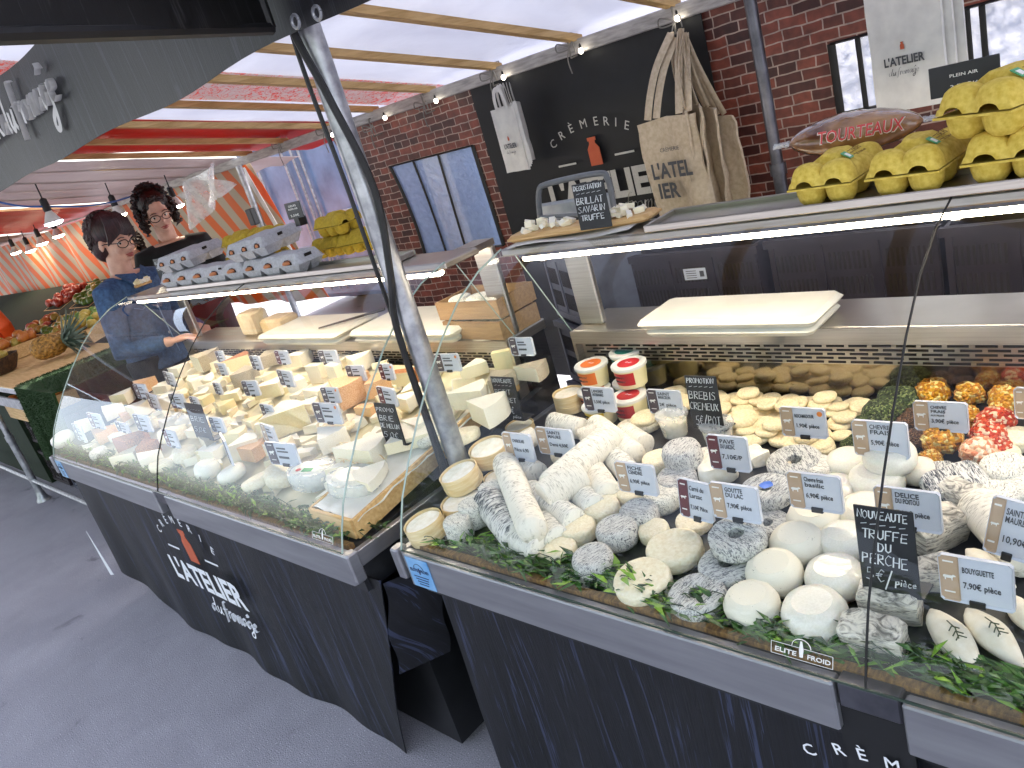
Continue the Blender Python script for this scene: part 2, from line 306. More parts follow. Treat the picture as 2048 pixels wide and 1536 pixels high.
# brush script 'du fromage' strokes, unit x-height = 1
SCR=[[(.9,.95),(.45,1),(.1,.5),(.4,.02),(.85,.6)],[(1.15,2.0),(.95,1.0),(.85,.3),(1.05,.02)],
 [(1.45,.95),(1.35,.3),(1.6,.02),(1.95,.6)],[(2.1,1),(1.98,.3),(2.2,0)],
 [(3.6,2.0),(3.25,2.1),(3.05,1.5),(2.9,.3),(2.75,-.7)],[(2.65,1.0),(3.5,1.1)],
 [(3.6,1),(3.5,0)],[(3.55,.6),(3.85,1.0),(4.05,.85)],
 [(4.6,.95),(4.2,.8),(4.2,.15),(4.55,0),(4.85,.4),(4.6,.95)],
 [(5.15,1),(5.05,0)],[(5.1,.6),(5.45,1.0),(5.5,.6),(5.42,0)],[(5.5,.6),(5.85,1.0),(5.92,.6),(5.85,.05),(6.05,.02)],
 [(6.85,.9),(6.5,1),(6.25,.5),(6.5,.02),(6.9,.6)],[(6.95,1),(6.9,.3),(7.05,0)],
 [(7.85,.9),(7.5,1),(7.25,.5),(7.5,.05),(7.85,.6)],[(8.0,1),(7.95,-.3),(7.7,-1.0),(7.3,-1.0),(7.35,-.6),(7.9,-.2)],[(7.5,1.45),(7.8,1.7),(7.75,1.9),(8.0,1.6)],
 [(8.35,.5),(8.8,.6),(8.75,.95),(8.45,.95),(8.3,.4),(8.55,.02),(9.0,.2)]]
def cat_(pts,n=5):
    out=[]; P=[Vector(p) for p in pts]; m=len(P)
    if m<3: return P
    for i in range(m-1):
        a,b,c,d=P[max(i-1,0)],P[i],P[i+1],P[min(i+2,m-1)]
        for k in range(n):
            t=k/n; out.append(.5*((2*b)+(c-a)*t+(2*a-5*b+4*c-d)*t*t+(-a+3*b-3*c+d)*t*t*t))
    out.append(P[-1]); return out
def fromage(mat,parent,x,z,w,y=-.003,th=.095,slope=0,name='script_lettering'):
    mb=MB(); k=w/9.
    for st in SCR:
        pts=cat_([(a,b,0) for a,b in st]); mb.tube([((p.x+.15*p.y)*k,0,p.y*k*.95+p.x*k*slope) for p in pts],th*k,6,flat=.06/th*.3)
    return mb.build(name,mat,parent,loc=(x,y,z))
def bottle_me(mb,cx,cz,h,th=.0015):
    w=h*.26; pts=[(-w,0),(w,0),(w,.6),(w*.5,.78),(w*.5,.88),(w*.7,.88),(w*.7,1),(-w*.7,1),(-w*.7,.88),(-w*.5,.88),(-w*.5,.78),(-w,.6)]
    mb.poly([(cx+px,cz+pz*h if pz<=1 else pz) for px,pz in pts],th)
def logo(parent,cx,cz,w,mat,omat,y,arc=True,arcmat=None,bold=.012):
    # full shop emblem: arc word, bottle, two dashes, big word, brush word ; w = width of the big word
    if arc:
        word='CRÈMERIE'
        for i,c in enumerate(word):
            a=(i-3.5)*.155; rr=w*1.0
            put_text(c,parent,cx+rr*math.sin(a)*.72,cz+w*.50+rr*(math.cos(a)-1)*.9,w*.055,arcmat or mat,.004,y,rz=a*.9,name='arc_letter')
    mb=MB(); bottle_me(mb,0,0,w*.24); b=mb.build('bottle_emblem',omat,parent,loc=(cx,y,cz+w*.22))
    for s in (-1,1):
        MB().box((0,0,0),(w*.17,.0012,w*.012)).build('dash',mat,parent,loc=(cx+s*w*.27,y,cz+w*.28))
    put_text("L'ATELIER",parent,cx,cz,w*.17,mat,bold+.02,y,w=w)
    fromage(mat,parent,cx-w*.1,cz-w*.17,w*.6,y)
# ------------------------------------------------------------------ copies
def copy_tree(o,parent=None,deep=True):
    c=o.copy(); col.objects.link(c)
    if parent is not None: c.parent=parent
    if deep:
        for ch in list(o.children): copy_tree(ch,c)
    return c
# ================================================================== THE SETTING
def struct(o): o['kind']='structure'; return o
def m_ground():
    n=NT('asphalt'); v=n.coord(); f=n.noise(v,1.6,5,.6,.4); f2=n.noise(v,260,2,.5)
    vo=n.noise(n.coord((1,1,1)),5.5,3,.5,.8)
    a=n.ramp(f,[(.3,'#908d96'),(.7,'#a09da6')]); b=n.ramp(vo,[(.24,(.55,.55,.57)),(.33,(.96,.96,.96)),(.62,(1.04,1.04,1.04))])
    sp=n.ramp(f2,[(.35,(.7,.7,.7)),(.5,(1,1,1)),(.68,(1.15,1.15,1.15)),(.72,(2.9,2.9,2.9))])
    m1=n.new('ShaderNodeMix',data_type='RGBA',blend_type='MULTIPLY'); m1.inputs[0].default_value=1; n.link(a,m1.inputs[6]); n.link(b,m1.inputs[7])
    m2=n.new('ShaderNodeMix',data_type='RGBA',blend_type='MULTIPLY'); m2.inputs[0].default_value=1; n.link(m1.outputs[2],m2.inputs[6]); n.link(sp,m2.inputs[7])
    n.base(m2.outputs[2]); n.set(.75); n.bump(f2,.7,.004); return n.m
g=MB().grid(lambda u,v:(-60+120*u,-50+100*v,0),8,8).build('road',m_ground()); struct(g)
# small litter on the asphalt is part of the road's own look
# ------------------------------------------------------------------ display cases
PROF=[(0,.748),(.022,.80),(.05,.855),(.09,.91),(.155,.99),(.22,1.06),(.30,1.135),(.38,1.195),(.47,1.238),(.565,1.262)]
led=emis('led_strip','#ffecd0',9)
stick=M('sticker_blue','#5b97cf','#a9cdea',rough=.3,scale=6,bump=0)
def display_case(x0,x1,yf,joint,label,emb):
    t=thing('display_case',label,'display case',((x0+x1)/2,yf,0)); cx=(x0+x1)/2; L=x1-x0
    P=lambda x,y,z:(x-cx,y-yf,z)
    def B(name,mat,*bxs,bev=0,sm=30):
        for (a,b) in bxs: o=MB().box(P((a[0]+b[0])/2,(a[1]+b[1])/2,(a[2]+b[2])/2),(abs(b[0]-a[0]),abs(b[1]-a[1]),abs(b[2]-a[2])),bev=bev).build(name,mat,t,sm)
        return o
    w=.045
    for a,b in ((x0,joint-w),(joint+w,x1)):
        B('front_rail',steel2,((a,yf-.004,.655),(b,yf+.022,.742)),bev=.003)
    B('joint_bracket',steeld,((joint-w+.003,yf+.001,.70),(joint+w-.003,yf+.03,.745)),bev=.003)
    B('side_rail',steel2,((x0-.02,yf+.0,.70),(x0-.0015,yf+.80,.742)),((x1+.0015,yf+.0,.70),(x1+.02,yf+.80,.742)),bev=.002)
    B('corner_cap',steel2,((x0-.032,yf-.012,.672),(x0-.005,yf+.02,.752)),((x1+.005,yf-.012,.672),(x1+.032,yf+.02,.752)),bev=.004)
    # sloping deck
    d=MB(); y0,y1=yf+.024,yf+.775
    vs=[P(x,y,z) for x in (x0+.004,x1-.004) for y,z in ((y0,deckz(y0)),(y1,deckz(y1)),(y1,.62),(y0,.62))]
    d.add(vs,[(0,1,2,3),(7,6,5,4),(0,4,5,1),(1,5,6,2),(2,6,7,3),(3,7,4,0)]); d.build('deck',slate,t,0)
    B('wood_edge_strip',M('brown_strip','#5a4028','#93703f',rough=.6,scale=60,stretch=(3,1,1),bump=.3),((x0+.01,yf+.025,.736),(x1-.01,yf+.040,.7495)))
    B('cabinet_body',blackp,((x0+.03,yf+.12,.03),(x1-.03,yf+1.02,.6195)))
    # rear of the display: mirror panel, grille, fascia, worktop
    yb=yf+.735
    B('back_panel',mirror,((x0+.03,yb,.78),(x1-.04,yb+.01,.888)))
    B('grille',steel,((x0+.03,yb-.004,.8885),(x1-.04,yb+.01,.9445)))
    sl=MB(); n=int((L-.1)/.047)
    for r in range(6):
        for i in range(n):
            xx=x0+.06+i*.047+(r%2)*.022+random.uniform(-.0008,.0008)
            if xx+.019<x1-.045: sl.box(P(xx,yb-.0045,.8938+r*.0092),(.037,.003,.0042))
    o=sl.build('grille_slots',hole_shade,t,0); o['kind']='stuff'  # raised dark boxes: the slots' inner shade is put on as colour
    B('end_cheek',steel,((x0+.02,yb-.03,.74),(x0+.029,yb+.03,.9445)),((x1-.039,yb-.03,.74),(x1-.030,yb+.03,.9445)))
    B('worktop_fascia',steel,((x0+.02,yb-.03,.945),(x1-.02,yb-.022,.980)))
    B('worktop',steel,((x0+.02,yb-.022,.951),(x1-.02,yb+.145,.9805)),bev=.003)
    B('rear_body',blackp,((x0+.03,yb+.012,.30),(x1-.03,yb+.14,.9505)))
    # top plate on its rear posts
    B('top_plate',steel,((x0,yf+.562,1.243),(x1,yf+.69,1.2605)),bev=.003)
    B('top_post',steel,((x0+.022,yf+.755,.981),(x0+.10,yf+.775,1.2425)),((x1-.10,yf+.755,.981),(x1-.022,yf+.775,1.2425)),bev=.004)
    lt=B('light_tube',led,((x0+.05,yf+.575,1.222),(x1-.05,yf+.597,1.2345)),bev=.004)
    B('top_bracket',steel,((x0+.022,yf+.6905,1.243),(x0+.10,yf+.7745,1.2605)),((x1-.10,yf+.6905,1.243),(x1-.022,yf+.7745,1.2605)))
    B('light_housing',steeld,((x0+.05,yf+.569,1.235),(x1-.05,yf+.603,1.2428)))
    for xx in (x0+.12,joint,x1-.12): B('tube_clip',rubber,((xx-.006,yf+.569,1.2190),(xx+.006,yf+.603,1.2215)))
    # glass
    for a,b in ((x0+.002,joint-.0025),(joint+.0025,x1-.002)):
        g_=MB().loft([[P(x,yf+dy,z) for dy,z in PROF] for x in (a,b)],False,False).build('glass_panel',glass,t,60)
        if emb and (a<x0+.1)==(emb==0):
            pass
    for x in (x0+.0015,x1-.0015):
        pts=[P(x,yf+dy,z) for dy,z in PROF]+[P(x,yf+.60,1.243),P(x,yb,.970),P(x,yb,.745)]
        MB().add(pts,[tuple(range(len(pts)))]).build('side_glass',glass,t,0)
        ed=MB(); ed.tube([P(x,yf+dy-.001,z) for dy,z in PROF],.0022,6); ed.tube([P(x,yf+.60,1.243),P(x,yb,.970)],.0016,6)
        ed.build('glass_edge',M('glass_edge','#8fa39b','#9fb0a8',rough=.15,bump=0),t)
    ed=MB(); ed.tube([P(joint,yf+dy-.001,z) for dy,z in PROF],.0019,6); ed.build('glass_joint',rubber,t)
    ed=MB(); ed.tube([P(x0,yf-.0005,.748),P(x1,yf-.0005,.748)],.0025,6); ed.build('glass_foot_edge',M('glass_edge_dark','#22302c','#2c3c36',rough=.2,bump=0),t)
    # sticker
    s=B('sticker',stick,((x0+.012,yf-.0062,.660),(x0+.088,yf-.0045,.738)))
    def lt_(txt,x,z,h,m,w_=None,sh=0): return put_text(txt,s,x-cx,z,h,m,.01,y=-.0072,w=w_,shear=sh)
    inkb=M('sticker_ink','#1c2a4a','#22305a',rough=.5,bump=0)
    lt_('ELITE',x0+.033,.7035,.008,inkb,.028); lt_('FROID',x0+.068,.7035,.008,inkb,.028)
    mb=MB(); mb.tube([P(x0+.05+.016*math.cos(a),yf-.0065,.711+.014*math.sin(a)) for a in [PI*i/8 for i in range(9)]],.0007,5)
    mb.tube([P(x0+.05,yf-.0068,.714),P(x0+.05,yf-.0068,.698)],[.002,.0028],6,flat=.3); mb.build('penguin_mark',inkb,s)
    for i in range(4): MB().box(P(x0+.05,yf-.0066,.690-i*.007),(.05-i*.006,.0006,.0022)).build('print_line',inkb,s)
    # etched maker emblem low on the glass
    ex=emb; e=MB(); yy=.028
    def G(x,z): # on curved glass low part: y from profile
        for (d0,z0),(d1,z1) in zip(PROF,PROF[1:]):
            if z0<=z<=z1: return P(x,yf+d0+(d1-d0)*(z-z0)/(z1-z0)-.002,z)
        return P(x,yf,z)
    for a,b in (((ex-.045,.762),(ex+.045,.762)),((ex-.045,.778),(ex+.045,.778)),((ex-.045,.762),(ex-.045,.778)),((ex+.045,.762),(ex+.045,.778))):
        e.tube([G(*a),G(*b)],.0005,4)
    e.tube([G(ex+.014*math.cos(a),.779+.011*math.sin(a)) for a in [PI*i/8 for i in range(9)]],.0006,4)
    e.tube([G(ex,.787),G(ex,.776),G(ex,.766)],[.0015,.0035,.0025],6,flat=.3)
    eo=e.build('glass_emblem',palew,t)
    put_text('ELITE',eo,ex-.024-cx,.7655,.0085,palew,.02,G(ex,.77)[1]-.001,w=.034,shear=.2); put_text('FROID',eo,ex+.025-cx,.7655,.0085,palew,.02,G(ex,.77)[1]-.001,w=.034,shear=.2)
    return t
LX0,LX1,LYF=-3.74,-1.545,.735
RX0,RX1,RYF=-1.40,.62,.798
caseL=display_case(LX0,LX1,LYF,-2.625,'long curved-glass refrigerated case on the left holding wedges and bries','display case') if False else None
display_case(LX0,LX1,LYF,-2.625,'curved glass chilled counter beyond the steel post, full of cut cheese wedges',-1.63)
display_case(RX0,RX1,RYF,-.386,'nearest curved glass chilled counter, full of round white goat cheeses',-.475)
# ------------------------------------------------------------------ counter skirts (printed cloth)
def skirt(x0,x1,y,ztop,zbot,label,seed,folds=.012,name='counter_skirt',slant=0):
    rnd=random.Random(seed); 
    def fn(u,v):
        x=x0+(x1-x0)*u-slant*v*u; zb=zbot(u); z=ztop+(zb-ztop)*v
        k=v**.7*folds; yy=y+k*math.sin(x*9+seed)+k*.6*math.sin(x*21+v*1.5)+.006*noise.noise(Vector((x*3,z*3,seed)))
        return (x+v*0.0,yy,z)
    o=MB().slab(fn,90,16,(0,.003,0)).build(name,skirtm,None,60); return tag(o,label,'counter skirt')
def lzb(u):
    tab=[(0,.13),(.10,.085),(.16,.05),(.24,.0),(.3,.012),(.5,.006),(.75,.004),(1,.002)]
    for (a,b),(c,d) in zip(tab,tab[1:]):
        if a<=u<=c: return b+(d-b)*(u-a)/(c-a)
    return 0
sk1=skirt(-3.76,-1.50,.772,.655,lzb,'black wood-grain printed skirt with white shop lettering under the far counter',1,.009,slant=.235)
q=[at(357,1145,'y',.75),at(485,1185,'y',.75)]; w_=q[1].x-q[0].x
whi=M('white_vinyl','#dfe1e8','#e8eaf0',rough=.6,bump=0)
logo(sk1,(q[0].x+q[1].x)/2,at(420,1178,'y',.75).z,w_,whi,orange_b,.742,arcmat=whi)
tr=MB().add([(0,0,0),(.05,0,.21),(.085,0,-.02)],[(0,1,2)])
a=at(180,1080,'y',.74); MB().poly([(0,.17),(.015,-.07),(.075,-.055)],.002).build('white_patch',whi,sk1,0,loc=(at(170,1055,'y',.745).x,.742,at(170,1060,'y',.745).z-.17))
# loose folded end
def tailfn(u,v):
    return (-1.508+.07*u-.11*v,.780+.12*u+.008*math.sin(v*9),.64-.32*v)
MB().slab(tailfn,8,14,(0.003,.003,0)).build('folded_end',skirtm,sk1,60)
sk2=skirt(-1.36,.66,.83,.655,lambda u:.004,'black wood-grain printed skirt below the nearest counter, white letters at its edge',4,.014)
for i,c in enumerate('CRÈMERIE'):
    if i<4:
        px,py=[(1622,1500),(1680,1500),(1725,1510),(1785,1530)][i]
    else: px,py=1845+(i-4)*62,1560+(i-4)*22
    p=at(px,py,'y',.800); put_text(c,sk2,p.x,p.z-.010,.021,whi,.006,.800,rz=(i-3.5)*.1,name='arc_letter')
MB().slab(lambda u,v:(-.435+.098*u,.806,.700-.2*v),3,3,(0,.003,0)).build('cloth_tab',blackcloth,sk2)
fr=MB(); fr.box((-1.47,1.0,.32),(.01,.35,.05)); 
tq=MB().slab(lambda u,v:(-1.40+.10*u,.86+.1*math.sin(u*3)+.02*v,.66-.13*v*(1-u*.4)),6,6,(0,.004,0)).jitter(.01,12).build('plastic_bag',M('teal_plastic','#0e5a5e','#1b7a78',rough=.3,bump=.4,scale=12),None); tag(tq,'teal plastic bag poking out under the left end of the nearest counter','bag')
# ------------------------------------------------------------------ garlands of artificial bamboo along the glass foot
def garland(x0,x1,yf,seed,label,dense=1.0):
    rnd=random.Random(seed); mbs=MB(); 
    n=int((x1-x0)*230*dense)
    def stem(x,y,dx,seedn):
        z=deckz(y)+.008; pts=[]
        L=rnd.uniform(.08,.16); a=rnd.uniform(-.5,.5) if rnd.random()<.8 else rnd.uniform(-1.4,1.4); s=dx
        for i in range(6):
            t=i/5; pts.append((x+s*L*t*math.cos(a),max(yf+.035,y+L*t*math.sin(a)*.5),z+.022*math.sin(t*PI)*rnd.uniform(.4,1.4)))
        mbs.cur=2; mbs.tube(pts,.0011,4); 
        for i in range(1,6):
            for k in range(rnd.choice((1,2,3))):
                leaf(pts[i],s)
    def leaf(p,s):
        mbs_hi=rnd.random()<.22; L=rnd.uniform(.026,.055); w=L*rnd.uniform(.085,.14); az=rnd.uniform(-1.1,1.1)+(0 if s>0 else PI); el=rnd.uniform(-.35,1.0) if rnd.random()<.8 else rnd.uniform(.5,1.4)
        d=Vector((math.cos(az)*math.cos(el),math.sin(az)*math.cos(el)*.6,math.sin(el))).normalized(); sd=d.cross(Vector((rnd.uniform(-.4,.4),rnd.uniform(-.3,.3),1))).normalized(); up=sd.cross(d)
        P0=Vector(p); pts=[P0,P0+d*L*.35+sd*w+up*.001,P0+d*L*.4+up*L*.05,P0+d*L*.35-sd*w+up*.001,P0+d*L-Vector((0,0,L*.15))]
        for q in pts: q.y=max(q.y,yf+.006+max(0,(q.z-.75))*.45); q.z=min(max(q.z,deckz(q.y)+.001),deckz(q.y)+(.045 if mbs_hi else .024))
        mbs.cur=rnd.choices((0,1,2),(6,2.0,4))[0]; mbs.add(pts,[(0,1,2),(0,2,3),(1,4,2),(2,4,3)])
    for i in range(n):
        x=rnd.uniform(x0,x1); y=yf+rnd.uniform(.038,.085)
        if rnd.random()<.35: stem(x,y,rnd.choice((-1,1)),i)
        else: leaf((x,y,deckz(y)+rnd.uniform(.002,.015)),rnd.choice((-1,1)))
    o=mbs.build('bamboo_garland',[green1,green2,green3],None,0); return tag(o,label,'garland',kind='stuff')
garland(RX0+.12,RX1-.05,RYF,3,'string of artificial bamboo leaves along the glass foot of the nearest counter',1.25)
garland(LX0+.05,LX1-.06,LYF,5,'string of artificial bamboo leaves along the glass foot of the far counter',1.7)
# ------------------------------------------------------------------ post, beam, rafters, tarps
def roofz(y): return 1.755+(2.8-y)*.228
post=thing('steel_post','round galvanised steel post standing between the two glass counters','post',(-1.47,1.08,0))
MB().lathe([(.026,0),(.026,2.02)],20).build('tube',galv,post); MB().lathe([(.05,.0),(.05,.012),(.03,.02),(.03,.06)],20).build('foot_plate',galv,post)
cb=MB(); cb.tube(cat_([(.03,-.045,2.02),(.0,-.042,1.86),(.034,-.035,1.7),(.046,-.01,1.5),(.03,-.03,1.32),(.0,-.038,1.22),(-.012,-.038,1.12),(-.02,-.036,.9),(-.03,-.035,.66),(-.03,-.036,.1)],8),.0085,8); 
cb.tube(cat_([(.02,-.04,1.99),(-.025,-.03,1.8),(-.01,-.036,1.5),(-.028,-.024,1.2),(-.03,-.02,.8)],8),.005,6)
tag(cb.build('black_cable',rubber,None,loc=(-1.47,1.08,0)),'thick black cable winding down the galvanised steel post','cable')
wr=MB()
for k in range(5): wr.tube([(.034*math.cos(a),.034*math.sin(a),1.90+k*.016+.012*math.sin(a*1+k)) for a in [2*PI*i/14 for i in range(15)]],.008,6)
wr.tube([(0,-.035,1.93),(-.06,-.07,1.95),(-.05,-.06,1.88),(0,-.035,1.9)],.007,6); wr.tube([(0,-.04,1.95),(.07,-.06,1.98),(.04,-.05,2.0)],.007,6)
tag(wr.build('bungee_tie',rubber,None,loc=(-1.47,1.08,0)),'black elastic cord wrapped round the top of the steel post','cord')
tag(MB().box((0,0,0),(14,.05,.055),bev=.004).build('back_beam',beamm,None,loc=(-4.3,2.8,1.703)),'long grey roof beam running along the back of the stalls','beam')
tag(MB().tube([(-9,0,0),(-1.3,0,0)],.02,10).build('front_pipe',galv,None,loc=(0,1.06,2.10)),'galvanised pipe holding the top edge of the lettered valance','pipe')
xs_=[at(px,py,'y',2.8).x for px,py in ((1150,70),(990,125),(860,175),(745,210))]
sp=(xs_[0]-xs_[3])/3
rx=[xs_[0]+sp*k for k in range(5,0,-1)]+xs_+[xs_[3]-sp*k for k in range(1,11)]
ordn=['first','second','third','fourth','fifth','sixth','seventh','eighth','ninth','tenth']
vis=0
for i,x in enumerate(rx):
    mb=MB(); y0,y1=.2 if x>-1.3 else 1.05,2.82
    mb.loft([[(0+dx,y,roofz(y)-.022+dz) for dx,dz in ((-.02,-.014),(.02,-.014),(.02,.014),(-.02,.014))] for y in (y0,y1)],True,True)
    o=mb.build('roof_rafter',woodx,None,loc=(x,0,0),smooth=0); tag(o,'pale wooden rafter lath under the tarpaulin roof, one of a regular row','rafter','rafter laths under the tarpaulin roof')
def tarp(x0,x1,y0,y1,mat,label,dz=0,sag=.02,name='roof_tarpaulin'):
    def fn(u,v):
        x=x0+(x1-x0)*u; y=y0+(y1-y0)*v
        s=abs(math.sin(PI*(x-rx[5])/sp)); return (x,y,roofz(y)+.004+dz+sag*0.5*s+.008*noise.noise(Vector((x*2,y*2,3))))
    o=MB().slab(fn,max(8,int((x1-x0)*14)),14,(0,0,.003)).build(name,mat,None,60); return tag(o,label,'tarpaulin')
tarp(xs_[2]+.0,4.5,.2,3.3,tw,'white tarpaulin roof above the nearest counter and the black banner',0)
tarp(xs_[3],xs_[2]-.004,.9,3.3,tp,'off-white roof tarpaulin strip printed with faint red lettering',0)
tarp(xs_[3]-sp,xs_[3]-.004,.9,3.3,tw,'narrow white roof tarpaulin strip beside the red one',0)
tarp(xs_[3]-sp*3.2,xs_[3]-sp-.004,.9,3.3,tr_,'glowing red tarpaulin roof section past the white ones',0)
tarp(-7.2,xs_[3]-sp*3.45,-.6,3.3,tg,'greyish white tarpaulin roof over the fruit stall',-.05,.06)
tarp(-9.6,-7.22,-.6,3.3,tr_,'far red tarpaulin roof beyond the fruit stall',-.08)
tarp(-14,-9.62,-.6,3.3,M('brown_tarp','#6a5244','#8a6c58',rough=.6),'dim brown tarpaulin roof at the far end of the row',-.1)
tarp(-9.5,-1.62,-.3,1.0,tw,'white awning tarpaulin reaching out over the aisle',.04)
# valance
def vfn(u,v):
    x=-5.4+4.25*u; y=1.02+.012*math.sin(x*5)*v; return (x,y,2.14-.312*v+.006*math.sin(x*7))
vl=MB().slab(vfn,60,6,(0,.003,0)).build('lettered_valance',valm,None,60); tag(vl,'dark grey valance with white brush lettering hanging along the roof front','valance')
vw=M('valance_print','#c9c8c6','#d4d3d0',rough=.6,bump=0)
p0,p1=at(8,255,'y',1.0),at(120,200,'y',1.0)
fromage(vw,vl,p0.x,p0.z-.03,(p1.x-p0.x)*1.02,.998,.15)
put_text("L'ATELIER",vl,p0.x-.33,p0.z-.02,.10,vw,.03,.998)
# dark flap from the post out toward the street
def ffn(u,v):
    y=.98-2.6*u; x=-1.455+1.21*u; return (x+.01*math.sin(u*20)*v,y,2.35-.50*v)
fl=MB().slab(ffn,40,6,(.004,0,0)).build('side_flap',flapm,None,60); tag(fl,'near-black side flap with a rounded hem hanging at the upper left','side flap')
MB().tube([(-1.455+1.21*u,.98-2.6*u,1.85) for u in (0,.25,.5,1)],.012,8).build('hem',rubber,fl)
MB().tube([(-1.455,.98,2.35),(-1.455,.98,1.85)],.012,8).build('hem',rubber,fl)
# dark cloth wrap beside the post top
def wfn(u,v): return (-1.44+.60*u, 1.015-.02*u, 2.20-(.30-.07*u+.02*math.sin(u*9))*v)
tag(MB().slab(wfn,16,6,(0,.004,0)).build('valance_corner',blackcloth,None),'black corner cloth of the valance, right of the post top','valance corner')
for k,(px,py) in enumerate(((597,42),(640,25))):
    p=at(px,py,'y',1.0); mb=MB(); mb.tube([(.012*math.cos(a),0,.012*math.sin(a)) for a in [2*PI*i/12 for i in range(13)]],.0035,6); o=mb.build('eyelet',galv,vl,loc=(p.x,.993,p.z))
# ropes and small bulbs along the beam
bulbm=emis('fairy_bulb','#fff6e2',3)
rope=M('grey_rope','#6d6a66','#8a8782',rough=.9,bump=.2)
spots=[(1350,40,'at the tote bags, rightmost on the beam'),(1140,92,'above the middle of the black banner'),(985,150,'above the white paper bags'),(850,208,'above the upper left brick print'),(745,255,'beside the steel post'),(650,262,'above the van doors'),(560,290,'left of the van doors')]
for i,(px,py,w) in enumerate(spots):
    p=at(px,py,'y',2.77); rn=random.Random(i); mb=MB()
    mb.tube([(.0,-.008,.045),(.004,-.012,0),(-.002,-.01,-.045),(.0,.06,-.04),(.0,.062,.05),(0,-.008,.045)],.004,6)
    mb.tube(cat_([(0,-.012,0),(-.05,-.02,.02),(-.055,-.02,-.01),(0,-.014,-.01),(.03,-.02,.012),(.035,-.02,-.03)]),.003,5)
    mb.tube(cat_([(0,-.014,-.01),(-.012,-.02,-.05),(-.006,-.02,-.10-.03*rn.random())]),.0028,5)
    tag(mb.build('rope_tie',rope,None,loc=p),'grey rope knot on the back beam '+w,'rope')
for i,(px,py,w) in enumerate([(1355,37,'near the tote bags'),(1162,102,'above the black banner'),(1007,155,'above the white paper bags'),(872,202,'above the brick print'),(770,236,'beside the post'),(665,270,'at the corner of the van doors')]):
    p=at(px,py,'y',2.75); t=thing('fairy_bulb','tiny round light bulb hung on the back beam '+w,'light bulb',p)
    MB().lathe([(.001,-.011),(.008,-.008),(.0105,0),(.008,.008),(.004,.011)],12).build('globe',bulbm,t); MB().lathe([(.004,.011),(.005,.022),(.001,.03)],8).build('socket',rubber,t)
# ------------------------------------------------------------------ back of the stall
Yb=2.82
def cloth(x0,x1,z0,z1,y,mat,name,label,cat,amp=.02,seed=0,nu=50,nv=24,fnx=None,parent=None):
    def fn(u,v):
        x=x0+(x1-x0)*u; z=z1+(z0-z1)*v; dx=fnx(u,v) if fnx else 0
        return (x+dx,y+amp*noise.noise(Vector((x*2.2,z*.9,seed)))+amp*.5*math.sin(x*11+z*2)*v,z)
    o=MB().slab(fn,nu,nv,(0,.003,0)).build(name,mat,parent,60)
    return tag(o,label,cat) if label else o
cloth(-2.77,-1.545,.2,1.705,Yb-.02,blackcloth,'shop_banner','black banner with the white shop name and an orange bottle, behind the counters','banner',.012,2)
bn=bpy.data.objects['shop_banner']
grw=M('banner_white','#b9b6b0','#c4c1bb',rough=.6,bump=0)
Yt=Yb-.045
pa=at(1098,395,'y',Yt); 
BW=at(1335,340,'y',Yt).x-at(1100,395,'y',Yt).x
bx=pa.x+BW/2; bz=pa.z-.0
# big word
put_text("L'ATELIER",bn,bx,at(1100,415,'y',Yt).z,.11,grw,.045,Yt,w=BW)
fromage(grw,bn,bx-.02,at(1280,400,'y',Yt).z-.04,.36,Yt)
for c,(px,py) in zip('CRÈMERIE',((1108,282),(1135,262),(1145,0),(0,0))): pass
lp=[(1108,285),(1124,268),(1142,255),(1166,245),(1190,240),(1210,240),(1229,242),(1250,248)]
for i,(c,(px,py)) in enumerate(zip('CRÈMERIE',lp)):
    p=at(px,py,'y',Yt); put_text(c,bn,p.x,p.z-.022,.036,grw,.0,Yt,rz=(i-3.5)*.11,name='arc_letter')
p=at(1195,330,'y',Yt); bmb=MB(); bottle_me(bmb,0,0,at(1188,278,'y',Yt).z-p.z+.01,.003); bmb.build('bottle_emblem',orange_b,bn,0,loc=(p.x,Yt,p.z))
for (a,b) in (((1118,334),(1152,326)),((1230,310),(1268,301))):
    A,B=at(*a,'y',Yt),at(*b,'y',Yt); MB().box((0,0,0),(B.x-A.x,.003,.008)).build('dash',grw,bn,0,loc=((A.x+B.x)/2,Yt,(A.z+B.z)/2))
